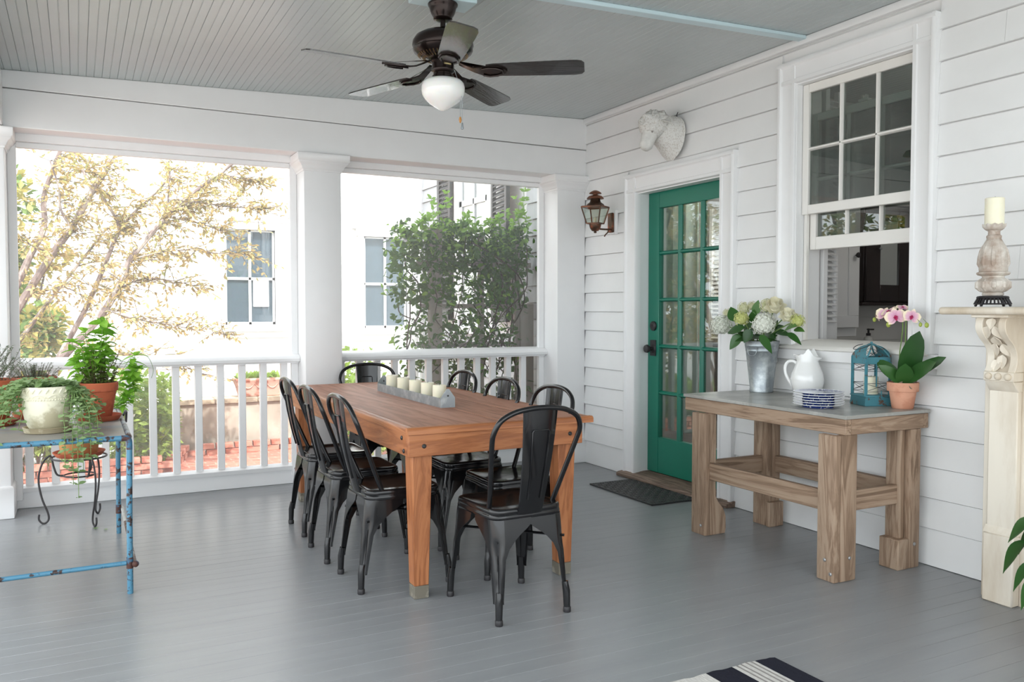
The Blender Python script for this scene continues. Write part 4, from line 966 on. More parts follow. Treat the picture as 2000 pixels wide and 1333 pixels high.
# flowers: every stem a thing of its own
WHF = leafmat('white hydrangea petal', (0.72, 0.74, 0.66, 1), (0.86, 0.87, 0.80, 1), 0.7, 0.25, 20)
VIF = leafmat('lime viburnum petal', (0.50, 0.55, 0.16, 1), (0.70, 0.72, 0.32, 1), 0.7, 0.25, 20)
PVF = leafmat('pale cream green petal', (0.66, 0.66, 0.40, 1), (0.80, 0.79, 0.58, 1), 0.7, 0.25, 20)
ROF = leafmat('cream rose petal', (0.78, 0.74, 0.55, 1), (0.86, 0.84, 0.70, 1), 0.55, 0.2, 12)
rf_ = random.Random(8)
BC = Vector((3.634, 3.765, T))
def stemcurve(p, mb=None):
    b = BC+Vector((max(-.03, min(.03, (p.x-BC.x)*.25)), max(-.03, min(.03, (p.y-BC.y)*.25)), .06)); mid = BC+Vector(((p.x-BC.x)*.42, (p.y-BC.y)*.42, .30))
    mid.x = max(min(mid.x, BC.x+.055), BC.x-.055); mid.y = max(min(mid.y, BC.y+.055), BC.y-.055)
    return smoothpath([b, mid, mid.lerp(p, .6)+Vector((0, 0, .02)), p], 4)
def flower(name, label, cat, p, kind, r, m, group, leaves=()):
    p = Vector(p); t = thing(name, label, cat, tuple(p), 0, group)
    MB().tube([q-p for q in stemcurve(p)], .0035, 6).build('stem', STEMG, t)
    if kind == 'ball':
        mb = MB(); n = int(90*(r/.06)**1.3)
        for i in range(n):
            z = 1-2*(i+.5)/n; a = i*2.399963; q = math.sqrt(max(0, 1-z*z)); d = Vector((q*math.cos(a), q*math.sin(a), z))
            if z < -.75: continue
            rr = r*rf_.uniform(.88, 1.04); c_ = d*rr; u = d.orthogonal().normalized(); u = Matrix.Rotation(rf_.uniform(0, 6), 3, d) @ u; v = d.cross(u)
            s_ = r*.20 if r > .045 else r*.22
            for k in range(4):
                a2 = PI/2*k; e1 = u*math.cos(a2)+v*math.sin(a2); e2 = d.cross(e1)
                mb.add([c_, c_+e1*s_*.55-e2*s_*.42+d*.003, c_+e1*s_+d*rf_.uniform(-.003, .004), c_+e1*s_*.55+e2*s_*.42+d*.003], [(0, 1, 2, 3)])
        mb.ball((0, 0, 0), r*.80, 12, 8); mb.build('bloom', m, t, smooth=False)
    else:
        mb = MB(); ax = Vector((-.55, -.45, .75)).normalized(); u = ax.orthogonal().normalized(); v = ax.cross(u)
        mb.ball((0, 0, 0), r*.55, 12, 8)
        for k in range(17):
            ring = 0 if k < 4 else (1 if k < 9 else 2); a = k*2.4+ring
            rr = (r*.38, r*.66, r*.92)[ring]; tilt = (.92, .62, .30)[ring]; W2 = (r*.75, r*.95, r*1.1)[ring]
            e1 = u*math.cos(a)+v*math.sin(a); e2 = ax.cross(e1); base = -ax*r*.45; rows = []
            for i in range(5):
                f = i/4; out = rr*(math.sin(f*PI*.62)); h = -r*.45+r*(1.15*tilt+.25)*f*1.15-(.10*r*f*f if ring == 2 else 0)
                ww = W2*.5*math.sin(.35+f*2.1)
                lip = .12*r*(f**4)*(1+ring)
                rows.append([ax*h+e1*(out+lip)*(1-.18*abs(s_))+e2*ww*s_-e1*ww*.35*s_*s_ for s_ in (-1, -.5, 0, .5, 1)])
            mb.loft(rows, False)
        mb.build('bloom', m, t, angle=70)
    for (lp, tip, w_, lm) in leaves:
        lp = Vector(lp)-p; tip = Vector(tip)-p; d = tip-lp
        sh = lambda t_: (math.sin(PI*t_**.72)**.85)
        MB().leaf(lp, d, (-.6, -.5, .6), d.length, w_, .25, .12, 7, sh).build('leaf', lm, t, angle=80)
MIDL = leafmat('mid green leaf fresh', (0.06, 0.16, 0.03, 1), (0.10, 0.24, 0.05, 1), 0.4, 0.2)
flower('hydrangea', 'big white hydrangea hanging over the left side of the bucket', 'flower', (3.56, 4.035, 1.180), 'ball', .066, WHF, 'cut flowers in the bucket', [((3.55, 3.90, 1.205), (3.55, 3.945, 1.30), .075, LEAFG), ((3.545, 3.84, 1.13), (3.50, 3.905, 1.04), .072, LEAFG)])
flower('hydrangea', 'white hydrangea in the middle front of the bouquet', 'flower', (3.525, 3.635, 1.196), 'ball', .066, WHF, 'cut flowers in the bucket', [((3.50, 3.64, 1.135), (3.46, 3.51, 1.045), .05, LEAFG), ((3.52, 3.73, 1.16), (3.49, 3.77, 1.085), .07, LEAFG)])
flower('rose', 'large open cream rose at the top of the bouquet', 'flower', (3.56, 3.586, 1.295), 'rose', .056, ROF, 'cut flowers in the bucket')
flower('rose', 'cream rose lower down on the right side of the bouquet', 'flower', (3.55, 3.478, 1.243), 'rose', .047, ROF, 'cut flowers in the bucket', [((3.545, 3.50, 1.16), (3.49, 3.37, 1.20), .075, MIDL), ((3.54, 3.47, 1.15), (3.50, 3.335, 1.10), .04, LEAFG)])
flower('hydrangea', 'small pale green hydrangea tucked left of the large rose', 'flower', (3.61, 3.70, 1.300), 'ball', .044, PVF, 'cut flowers in the bucket', [((3.58, 3.765, 1.25), (3.58, 3.745, 1.335), .055, MIDL)])
flower('viburnum', 'lime green viburnum head on the left front of the bouquet', 'flower', (3.52, 3.818, 1.225), 'ball', .044, VIF, 'cut flowers in the bucket', [((3.53, 3.80, 1.17), (3.50, 3.93, 1.145), .075, LEAFG)])
flower('viburnum', 'pale yellow viburnum head high on the left of the bouquet', 'flower', (3.60, 3.885, 1.288), 'ball', .038, PVF, 'cut flowers in the bucket')
flower('viburnum', 'lime yellow viburnum head at the right end of the bouquet', 'flower', (3.56, 3.415, 1.215), 'ball', .040, VIF, 'cut flowers in the bucket', [((3.56, 3.44, 1.17), (3.55, 3.36, 1.165), .04, MIDL)])
flower('viburnum', 'small pale viburnum head behind the big left hydrangea', 'flower', (3.61, 4.04, 1.256), 'ball', .030, PVF, 'cut flowers in the bucket')
flower('viburnum', 'small pale viburnum head at the back behind the green leaf', 'flower', (3.63, 3.845, 1.300), 'ball', .030, PVF, 'cut flowers in the bucket', [((3.60, 3.80, 1.20), (3.56, 3.76, 1.275), .06, LEAFG), ((3.58, 3.70, 1.13), (3.52, 3.56, 1.13), .06, LEAFG), ((3.58, 3.86, 1.14), (3.56, 3.78, 1.20), .07, LEAFG)])
for k_, (lab, seed, a0, a1) in enumerate((('dark green leaf sprig at the front rim of the bucket', 4, R(150), R(290)), ('dark green leaf sprig at the back and right rim of the bucket', 6, R(-70), R(140)))):
    q_ = random.Random(seed); t = thing('leaf_sprig', lab, 'leaves', (BC.x, BC.y, T+.30), 0, 'leaf sprigs in the bucket')
    for i in range(9):
        a = q_.uniform(a0, a1); r_ = q_.uniform(.02, .085); b_ = Vector((r_*math.cos(a), r_*math.sin(a), q_.uniform(-.01, .08))); d = Vector((math.cos(a)+q_.gauss(0, .4), math.sin(a)+q_.gauss(0, .4), q_.uniform(-.35, .75)))
        MB().tube([b_*.5-Vector((0, 0, .12)), b_*.8-Vector((0, 0, .03)), b_], .002, 5).build('stem', STEMG, t)
        MB().leaf(b_, d, (-.5, -.4, .8), q_.uniform(.075, .11), q_.uniform(.05, .065), .25, .15, 7, lambda t_: (math.sin(PI*t_**.72)**.85)).build('leaf', LEAFG, t, angle=80)
# pitcher
pt = thing('pitcher', 'white glazed pitcher with a crested rooster rim', 'pitcher', (3.655, 3.43, T), R(-62))
rings = []
prof = [(.050, 0), (.054, .004), (.060, .012), (.080, .045), (.090, .080), (.091, .105), (.085, .135), (.073, .165), (.062, .192), (.058, .205)]
nn = 36
def dirv(k): a = 2*PI*k/nn; return a
sp_a = 0.0     # spout along +x (local), handle along -x
for r_, z in prof: rings.append([(r_*math.cos(dirv(k)), r_*math.sin(dirv(k)), z) for k in range(nn)])
for f in (.25, .5, .75, 1.0):
    ring = []
    for k in range(nn):
        a = dirv(k); sp_ = max(0, math.cos(a))**10; c2 = math.cos(a)
        r_ = .058+.004*f+.022*f*sp_ + .012*f*max(0, -c2)**6
        crest = .048*f*(math.exp(-((c2-.28)/.32)**2)) + .016*f*math.exp(-((c2+.35)/.22)**2) + .008*f*math.exp(-((c2+.85)/.2)**2)*1.2
        z = .205+.022*f*(1-.2*sp_)+crest-.010*f*max(0, -c2)**2*0
        ring.append((r_*math.cos(a), r_*math.sin(a)*(1-.10*f), z))
    rings.append(ring)
inner = [[(x*.93, y*.93, z-.002) for x, y, z in rings[-1]], [(x*.9, y*.9, .20) for x, y in [(.055*math.cos(dirv(k)), .055*math.sin(dirv(k))) for k in range(nn)]], [(x, y, .06) for x, y in [(.075*math.cos(dirv(k)), .075*math.sin(dirv(k))) for k in range(nn)]]]
MB().loft(rings+inner).build('body', CERAM, pt, angle=75)
MB().tube(smoothpath([(-.060, 0, .188), (-.080, 0, .200), (-.108, 0, .196), (-.124, 0, .170), (-.122, 0, .130), (-.106, 0, .095), (-.090, 0, .070), (-.082, 0, .058)], 4), .0095, 10).build('handle', CERAM, pt)
MB().tube(smoothpath([(-.050, 0, .215), (-.066, 0, .228), (-.080, 0, .240)], 3), [.012, .011, .010, .009, .008, .006, .002], 8).build('crest_tip', CERAM, pt)
# plates
BW = NT('blue patterned glaze'); BW.setp((0.8, 0.8, 0.8, 1), 0.12, 0, 0.5, 0.4)
_v = BW.coord((1, 1, 0)); _f = BW.noise(_v, 55, 3, 0.55, 1.5); _l = BW.n('ShaderNodeVectorMath', operation='LENGTH'); BW.l(_v, _l.inputs[0])
_g = BW.n('ShaderNodeMath', operation='LESS_THAN'); _g.inputs[1].default_value = 0.117; BW.l(_l.outputs['Value'], _g.inputs[0])
_t = BW.n('ShaderNodeMath', operation='GREATER_THAN'); _t.inputs[1].default_value = 0.42; BW.l(_f, _t.inputs[0])
_k = BW.n('ShaderNodeMath', operation='MULTIPLY'); BW.l(_g.outputs[0], _k.inputs[0]); BW.l(_t.outputs[0], _k.inputs[1])
_m = BW.n('ShaderNodeMixRGB'); _m.inputs[1].default_value = (0.78, 0.79, 0.82, 1); _m.inputs[2].default_value = (0.02, 0.045, 0.24, 1); _n = BW.n('ShaderNodeNewGeometry'); _z = BW.n('ShaderNodeSeparateXYZ'); BW.l(_n.outputs['Normal'], _z.inputs[0]); _w = BW.n('ShaderNodeMath', operation='GREATER_THAN'); _w.inputs[1].default_value = 0.090; _ab = BW.n('ShaderNodeMath', operation='ABSOLUTE'); BW.l(_z.outputs[2], _ab.inputs[0]); _u = BW.n('ShaderNodeMath', operation='MULTIPLY_ADD'); _u.inputs[1].default_value = 0.2; BW.l(_ab.outputs[0], _u.inputs[0]); BW.l(_l.outputs['Value'], _u.inputs[2]); BW.l(_u.outputs[0], _w.inputs[0]); _y = BW.n('ShaderNodeMath', operation='MULTIPLY'); BW.l(_w.outputs[0], _y.inputs[0]); BW.l(_k.outputs[0], _y.inputs[1]); BW.l(_y.outputs[0], _m.inputs[0]); BW.l(_m.outputs[0], BW.p.inputs['Base Color']); BW = BW.m
pme = MB().lathe([(.0, .008), (.066, .008), (.068, 0), (.076, 0), (.080, .007), (.092, .0095), (.118, .0140), (.1235, .0165), (.1245, .018), (.1235, .019), (.118, .0175), (.092, .0140), (.080, .0125), (.072, .0122), (.0, .0122)], n=48).mesh('plate', BW)
for i, nm in enumerate(('at the bottom of the stack', 'second from the bottom of the stack', 'third from the bottom of the stack', 'fourth from the bottom of the stack', 'fifth from the bottom of the stack', 'on top of the stack, its pattern in view')):
    o = bpy.data.objects.new('plate', pme); C.objects.link(o); o.location = (3.335+.002*math.sin(i*2.1), 3.055+.002*math.cos(i*1.7), T+.0124*i); o.rotation_euler = (0, 0, i*1.1)
    tag(o, 'blue and white dinner plate '+nm, 'plate', 'stacked blue and white plates')
# teal lantern
ln = thing('lantern', 'teal metal candle lantern with an arched open top', 'lantern', (3.648, 2.997, T), R(-20))
h = .065
MB().sqloft([(.072, 0), (.074, .004), (.070, .045), (.074, .047), (.074, .052), (.067, .056)]).build('base', TEAL, ln, bevel=.001)
for i, (sx, sy) in enumerate(((-1, -1), (1, -1), (1, 1), (-1, 1))):
    MB().box(sx*h-.0085, sx*h+.0085, sy*h-.0015, sy*h+.0015, .05, .25).box(sx*h-.0015, sx*h+.0015, sy*h-.0085, sy*h+.0085, .05, .25).build('corner_post', TEAL, ln)
for a in range(4):
    M = Matrix.Rotation(PI/2*a, 4, 'Z')
    MB().box(-h, h, -h-.002, -h+.002, .215, .25, M).build('top_band', TEAL, ln)
    mb = MB()
    for z0, z1 in ((.075, .115), (.180, .214)):
        for s in (-1, 1): mb.tube([M @ Vector((-h*s, -h, z0)), M @ Vector((h*s, -h, z1))], .0012, 5)
        mb.tube([M @ Vector((-h, -h, z0-.002)), M @ Vector((h, -h, z0-.002))], .0012, 5)
        mb.tube([M @ Vector((-h, -h, z1+.001)), M @ Vector((h, -h, z1+.001))], .0012, 5)
    mb.build('wire_cross', IRON, ln)
    # curved crown rib strip rising from each side band to the apex
    rows = []
    for i in range(9):
        f = i/8; ang = f*PI/2; r_ = h*math.cos(ang)*1.0+.004; z = .25+.062*math.sin(ang); ww = h*(1-f)*.62+.010 if a % 2 == 0 else h*(1-f)*.98+.010
        rows.append([tuple(M @ Vector((s_*ww, -r_, z))) for s_ in (-1, -.5, 0, .5, 1)])
    if a in (1, 3): MB().loft(rows, False).build('crown_panel', TEAL, ln, solid=.0015)
    else:
        for s in (-1, 1):
            r2_ = [[tuple(M @ Vector((s*h*(1-i/8)*.95+.0*s+dx, -(h*math.cos(i/8*PI/2)), .25+.062*math.sin(i/8*PI/2)))) for dx in (-.005, .005)] for i in range(9)]
            MB().loft(r2_, False).build('crown_rib', TEAL, ln, solid=.0015)
        mb = MB()
        mb.tube([M @ Vector((-h*.8, -h, .252)), M @ Vector((h*.25, -h*.75, .29))], .0012, 5); mb.tube([M @ Vector((h*.8, -h, .252)), M @ Vector((-h*.25, -h*.75, .29))], .0012, 5); mb.build('wire_cross', IRON, ln)
MB().lathe([(.022, .309), (.024, .312), (.014, .318), (.006, .320), (.006, .327), (.001, .328)], n=14).build('finial', TEAL, ln)
MB().tube(smoothpath([(-.03, .03, .314), (-.065, .03, .306), (-.10, .0, .292), (-.095, -.03, .29), (-.06, -.04, .300), (-.02, -.03, .314)], 4), .0018, 6).build('carry_loop', IRON, ln)
MB().box(.012, .018, -.075, -.071, .03, .08).box(-.012, -.006, -h-.003, -h+.001, .10, .214).box(-.02, .03, -.074, -.07, .045, .050).build('door_latch', TEAL, ln)
t = thing('candle', 'short ivory pillar candle standing inside the teal lantern', 'candle', (3.648, 2.997, T+.0565))
MB().lathe([(.0, 0), (.034, 0), (.036, .003), (.036, .088), (.033, .091), (.006, .088)], n=24).build('wax', CANDLE, t); inst('wick', wm, t, Matrix.Translation((0, 0, -.017)))
# orchid
oc = thing('potted_orchid', 'pink and cream orchid with broad leaves in a pale terracotta pot', 'plant', (3.662, 2.818, T))
MB().lathe([(.0, .004), (.048, .0), (.0505, .003), (.063, .083), (.0635, .086), (.072, .0865), (.0735, .089), (.0745, .128), (.0735, .131), (.068, .131), (.066, .115), (.0, .113)], n=36).build('pot', TERRAP, oc)
mb = MB(); leafcloud(mb, random.Random(2), 70, lambda r: ((r.uniform(-.055, .055), r.uniform(-.055, .055), .114), (0, 0, .4)), .03); tag(mb.build('bark_mulch', paint('bark mulch', (0.25, 0.2, 0.14, 1), 0.9, 0.3), oc, smooth=False), kind='stuff')
ob = Vector((3.655, 2.822, T))
osh = lambda t_: (math.sin(PI*min(1, (t_*.92+.05)))**.6)
for bp, tp, w_, fo, cu in (((3.65, 2.815, .91), (3.60, 2.70, 1.165), .105, .12, .10), ((3.65, 2.81, .91), (3.52, 2.78, .985), .06, .2, .5), ((3.65, 2.80, .925), (3.54, 2.60, 1.03), .075, .25, .15), ((3.65, 2.795, .94), (3.60, 2.575, 1.055), .06, .3, .1), ((3.65, 2.83, .92), (3.585, 2.91, 1.03), .065, .25, .35), ((3.64, 2.80, .90), (3.555, 2.735, .995), .085, .15, .2)):
    b_ = Vector(bp)-ob; d = Vector(tp)-ob-b_
    MB().leaf(b_, d, (-.75, -.55, .35), d.length, w_, fo, cu, 8, osh).build('leaf', LEAFG, oc, angle=80, solid=.0015)
for pts in (((3.655, 2.83, .905), (3.63, 2.825, 1.04), (3.62, 2.805, 1.15), (3.60, 2.79, 1.225), (3.595, 2.84, 1.262), (3.615, 2.93, 1.235)), ((3.66, 2.82, .905), (3.64, 2.80, 1.05), (3.62, 2.785, 1.17), (3.60, 2.765, 1.235), (3.59, 2.735, 1.252), (3.60, 2.70, 1.235))):
    MB().tube(smoothpath([Vector(p)-ob for p in pts], 4), .0026, 7).build('flower_stem', STEMG, oc)
OPC = NT('orchid petal'); OPC.setp((0.8, 0.6, 0.6, 1), 0.5)
_l = OPC.n('ShaderNodeVectorMath', operation='LENGTH'); OPC.l(OPC.coord(), _l.inputs[0]); _q = OPC.n('ShaderNodeMath', operation='MULTIPLY_ADD'); _q.inputs[1].default_value = .012
OPC.l(OPC.noise(OPC.coord(), 120, 2), _q.inputs[0]); OPC.l(_l.outputs['Value'], _q.inputs[2])
OPC.l(OPC.ramp(_q.outputs[0], [(0.006, (0.62, 0.25, 0.38, 1)), (0.020, (0.68, 0.36, 0.50, 1)), (0.030, (0.72, 0.44, 0.52, 1)), (0.037, (0.84, 0.74, 0.52, 1))]), OPC.p.inputs['Base Color']); OPC = OPC.m
OLIP = paint('magenta orchid lip', (0.42, 0.015, 0.10, 1), 0.45, 0.2)
rsh = lambda t_: math.sin(PI*min(1, t_*.9+.06))**.55
ssh = lambda t_: math.sin(PI*min(1, t_*.9+.06))**.9
def omesh():
    mb = MB()
    for a in (0, 180): mb.leaf((.003*math.cos(R(a)), 0, .003*math.sin(R(a)+.3)), (math.cos(R(a)), .12, .25), (0, 1, 0), .036, .040, .10, .10, 5, rsh)
    for a in (90, 215, 325): mb.leaf((0, -.001, 0), (math.cos(R(a)), -.05, math.sin(R(a))), (0, 1, 0), .036, .024, .10, .08, 5, ssh)
    return mb.mesh('flower', OPC, angle=80)
ofm = omesh()
lipm = MB().leaf((0, .002, -.001), (0, .6, -.8), (0, 1, 0), .015, .012, .5, .3, 4).leaf((0, .002, 0), (.8, .7, -.1), (0, 1, 0), .010, .008, .4, .2, 3).leaf((0, .002, 0), (-.8, .7, -.1), (0, 1, 0), .010, .008, .4, .2, 3).ball((0, .004, .003), .004, 8, 6).mesh('lip', OLIP)
for p, d, s, rl in (((3.60, 2.892, 1.252), (-.7, -.55, .1), 1.15, -.3), ((3.565, 2.800, 1.243), (-.75, -.6, .05), 1.35, .25), ((3.585, 2.855, 1.268), (-.5, .1, .55), 1.15, .5), ((3.585, 2.725, 1.245), (-.8, -.4, .0), 1.1, -.25), ((3.615, 2.945, 1.247), (-.3, .8, .0), .85, .4), ((3.60, 2.790, 1.29), (-.3, -.5, .9), .8, .1)):
    M = ori(Vector(p)-ob, d, (0, 0, 1), s, rl); f = inst('flower', ofm, oc, M); inst('lip', lipm, f, Matrix())
OBUD = paint('lime orchid bud', (0.38, 0.46, 0.08, 1), 0.45, 0.1)
for p, s in (((3.625, 2.972, 1.228), .011), ((3.612, 2.878, 1.204), .013), ((3.60, 2.655, 1.205), .012), ((3.595, 2.685, 1.207), .010)):
    MB().ball(Vector(p)-ob, s, 10, 7, (.85, .85, 1.1)).build('bud', OBUD, oc)
    MB().tube([Vector(p)-ob+Vector((0, 0, s)), Vector(p)-ob+Vector((0, (-.02 if p[1] > 2.8 else .02), s+.018))], .0013, 5).build('bud_stalk', STEMG, oc)
# ================================================================ ON THE WALL
CHALK = NT('distressed white plaster'); CHALK.setp((0.7, 0.69, 0.66, 1), 0.8)
_f = CHALK.noise(CHALK.coord(), 90, 4, 0.7); CHALK.l(CHALK.ramp(_f, [(0.34, srgb(186, 178, 168)), (0.50, (0.74, 0.73, 0.70, 1))]), CHALK.p.inputs['Base Color']); CHALK.bump(CHALK.noise(CHALK.coord(), 110, 3), 0.8, 0.008); CHALK = CHALK.m
sh = thing('sheep_head', 'white plaster sheep head ornament hanging above the green door', 'wall ornament', (3.76, 4.76, 2.48))
def lump(mb, c, r, scl, amp, seed, n=22, m=14, M=None):
    rings = []
    for i in range(m+1):
        t_ = -PI/2+PI*i/m; rr = max(math.cos(t_), .02); ring = []
        for k in range(n):
            d = Vector((rr*math.cos(2*PI*k/n), rr*math.sin(2*PI*k/n), math.sin(t_)))
            q = 1+amp*noise.noise(d*5+Vector((seed, 0, 0)))+amp*.6*abs(noise.noise(d*11+Vector((0, seed, 0))))
            p = Vector((d.x*scl[0], d.y*scl[1], d.z*scl[2]))*r*q
            if M is not None: p = M @ p
            ring.append(p+Vector(c))
        rings.append(ring)
    return mb.loft(rings)
mb = MB()
rings = []
for i in range(7):    # neck, from the wall out to the head
    f = i/6; cx, cz = -.02-.13*f, .0+.055*f; ry, rz = .135-.045*f, .155-.065*f
    rings.append([(cx+.02*math.sin(a), ry*math.cos(a)*(1+.05*noise.noise(Vector((a*3, f*4, 1)))), cz+rz*math.sin(a)*(1+.09*noise.noise(Vector((a*3, f*4, 5))))) for a in [2*PI*k/28 for k in range(28)]])
mb.loft(rings); mb.build('neck', CHALK, sh, angle=80)
mb = MB(); lump(mb, (-.175, .0, .080), .104, (1.05, .95, .92), .22, 3.0, 40, 24); lump(mb, (-.235, .0, .075), .060, (.9, 1.0, .8), .25, 9.0, 28, 18); mb.build('woolly_crown', CHALK, sh, angle=80)
mb = MB(); rings = []
for i in range(8):
    f = i/7; c_ = Vector((-.20, .0, .06)).lerp(Vector((-.262, .0, -.098)), f); ry, rz = .066-.026*f+.005*math.sin(f*9), .062-.020*f
    d = Vector((-.062, .0, -.158)).normalized(); u = Vector((0, 1, 0)); v = d.cross(u).normalized()
    k_ = 1 if f < .95 else .6
    rings.append([c_+u*ry*k_*math.cos(2*PI*k/20)+v*rz*k_*math.sin(2*PI*k/20) for k in range(20)])
mb.loft(rings); mb.build('face', paint('smooth white plaster', (0.70, 0.69, 0.66, 1), 0.8, 0.12, 30, 0.4, 90), sh, angle=70)
for s in (-1, 1):
    MB().leaf((-.165, s*.080, .10), (-.10, s*.9, -.10), (-.5, 0, .9), .105, .062, .45, .30, 7).build('ear', CHALK, sh, solid=.006, angle=80)
    MB().ball((-.238, s*.052, .020), .009, 8, 6).build('eye', paint('grey plaster eye', (0.3, 0.28, 0.26, 1), 0.7, 0.1), sh)
MB().tube([(-.02, -.045, .135), (-.022, -.045, .158), (-.014, -.047, .175)], .003, 6).build('hanging_wire', IRON, sh)
COPP = worn('aged copper', srgb(176, 98, 70), srgb(84, 66, 54), 0.48, 9, 0.38, 0.75, 0.1)
DCOP = worn('dark brown copper', srgb(88, 68, 56), srgb(128, 84, 64), 0.6, 12, 0.45, 0.6)
sc_ = thing('wall_lantern', 'aged copper carriage lantern on a white block left of the door', 'lantern', (3.76, 5.508, 1.87))
MB().box(-.022, .006, -.045, .045, -.0, .19).build('mounting_block', WHITE, sc_, bevel=.004)
MB().box(-.045, -.022, -.032, .032, .012, .165).build('back_plate', COPP, sc_, bevel=.006)
LX, LY = -.185, -.01
MB().tube(smoothpath([(-.05, LY, .035), (-.11, LY, .034), (-.165, LY, .036)], 4), .007, 8).tube(smoothpath([(-.06, LY, .036), (-.07, LY, .01), (-.088, LY, -.005), (-.10, LY, -.022)], 4), .005, 8).build('bracket_arm', DCOP, sc_)
MB().lathe([(.004, .0), (.012, .004), (.010, .014), (.026, .018), (.040, .038), (.046, .060), (.048, .072)], (LX, LY, 0), 20).build('bottom_bowl', COPP, sc_)
rt2 = 1.0
def sq(hh, z): 
    c45 = R(32); pts = []
    for k in range(4):
        a = c45+PI/2*k+PI/4; pts.append(Vector((LX+hh*1.414*math.cos(a), LY+hh*1.414*math.sin(a), z)))
    return pts
lo4, hi4 = sq(.050, .075), sq(.080, .200)
fr = MB()
for k in range(4):
    fr.bar(lo4[k], hi4[k], .008, .008); fr.bar(lo4[k], lo4[(k+1) % 4], .008, .008); fr.bar(hi4[k], hi4[(k+1) % 4], .010, .010)
fr.build('cage', DCOP, sc_)
LG = glassmat('seeded lantern glass', (0.80, 0.86, 0.80, 1), 1.5, 0.08)
for k in range(4): MB().add([lo4[k], lo4[(k+1) % 4], hi4[(k+1) % 4], hi4[k]], [(0, 1, 2, 3)]).build('glass_pane', LG, sc_, smooth=False)
MB().lathe([(.010, .072), (.010, .115), (.008, .12)], (LX, LY, 0), 10).build('candle_sleeve', CANDLE, sc_)
MB().loft([sq(.084, .202), sq(.080, .208)]).build('roof_plate', DCOP, sc_)
MB().lathe([(.074, .207), (.066, .222), (.044, .238), (.038, .255), (.036, .268)], (LX, LY, 0), 24).build('chimney', COPP, sc_)
MB().lathe([(.066, .264), (.064, .272), (.050, .286), (.024, .294), (.018, .298), (.018, .306)], (LX, LY, 0), 24).build('chimney_cap', DCOP, sc_)
MB().lathe([(.048, .304), (.046, .311), (.030, .322), (.012, .330), (.001, .331)], (LX, LY, 0), 24).build('top_cap', DCOP, sc_)
# ================================================================ MANTEL
mn = thing('mantel', 'cream painted fireplace mantel with a carved leaf corbel against the wall', 'mantel', (3.757, 1.62, 0))
MX = lambda x: x-3.757; MY = lambda y: y-1.62
# shelf with bull-nosed edges
pr_ = [(3.42, 1.258)]+[(3.42-.0165*math.sin(PI*i/8), 1.2745-.0165*math.cos(PI*i/8)) for i in range(9)]+[(3.42, 1.291), (3.757, 1.291), (3.757, 1.258)]
MB().prism([(MX(x), z) for x, z in pr_[1:]], 'y', MY(.78), MY(2.44)).build('shelf', CREAMC, mn)
MB().prism([(MY(2.44), 1.258), (MY(2.44)+.010, 1.261), (MY(2.44)+.0165, 1.2745), (MY(2.44)+.010, 1.288), (MY(2.44), 1.291)], 'x', MX(3.42), MX(3.757)).build('shelf_end', CREAMC, mn)
def pilaster(yc):
    t = thing('pilaster', None, None, (0, MY(yc), 0)); t.parent = mn
    bx = lambda *a, **k: box(*a).build(k.get('n', 'board'), CREAMC, t, bevel=k.get('b', .002))
    bx(MX(3.58), MX(3.757), -.105, .105, .0, 1.245, n='return_board')
    bx(MX(3.548), MX(3.58), -.062, .066, .32, .965, n='shaft', b=.004)
    bx(MX(3.528), MX(3.58), -.068, .070, 0, .305, n='plinth', b=.006)
    MB().prism([(MX(3.528), .305), (MX(3.548), .335), (MX(3.58), .335), (MX(3.58), .305)], 'y', -.066, .068).build('plinth_cap', CREAMC, t)
    MB().prism([(MX(3.548), .925), (MX(3.512), .972), (MX(3.58), .972), (MX(3.58), .925)], 'y', -.064, .066).build('corbel_foot', CREAMC, t, bevel=.003)
    bx(MX(3.508), MX(3.58), -.066, .068, .972, 1.012, n='bead_band', b=.003)
    bm_ = MB().ball((0, 0, 0), .016, 14, 8, (.7, 1, 1)).mesh('bead', CREAMC)
    for y in (-.042, .001, .044): inst('bead', bm_, t, TM((MX(3.506), y, .992)))
    # S-shaped scroll corbel: profile in x-z
    S_ = smoothpath([(3.515, 0, 1.012), (3.530, 0, 1.045), (3.532, 0, 1.085), (3.510, 0, 1.125), (3.475, 0, 1.155), (3.448, 0, 1.19), (3.446, 0, 1.225), (3.46, 0, 1.247)], 4)
    poly = [(MX(p.x), p.z) for p in S_]+[(MX(3.58), 1.247), (MX(3.58), 1.012)]
    MB().prism(poly, 'y', -.066, -.034).build('scroll_side', CREAMC, t, bevel=.002); MB().prism(poly, 'y', .036, .068).build('scroll_side', CREAMC, t, bevel=.002)
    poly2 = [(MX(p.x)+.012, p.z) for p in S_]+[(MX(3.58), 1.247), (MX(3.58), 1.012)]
    MB().prism(poly2, 'y', -.034, .036).build('scroll_core', paint('darker corbel core', (0.50, 0.43, 0.34, 1), 0.6, 0.1), t)  # core in a darker cream than the scroll sides
    lsh = lambda u: math.sin(PI*min(1, u*.95+.05)**.8)*(1-.25*u)
    n_ = len(S_)
    for i, side in ((n_-2, 0), (n_-7, -1), (n_-7, 1), (n_-12, 0), (n_-16, -1), (n_-16, 1), (n_-21, 0), (n_-23, 1)):
        i = max(i, 6); p, q = S_[i], S_[max(i-5, 0)]
        d = Vector((q.x-p.x, side*.018, q.z-p.z)); L_ = max(d.length*1.3, .050)
        MB().leaf((MX(p.x)+.004, side*.014+.001, p.z), d, (-1, 0, .1), L_, .046, .30, .08, 6, lsh).build('carved_leaf', CREAMC, t, solid=.004, angle=25)
    bx(MX(3.44), MX(3.757), -.080, .084, 1.245, 1.258, n='cap_board')
    bx(MX(3.50), MX(3.757), .084, .105, 1.225, 1.245, n='bed_mould')
    return t
pilaster(2.232); pilaster(.99)
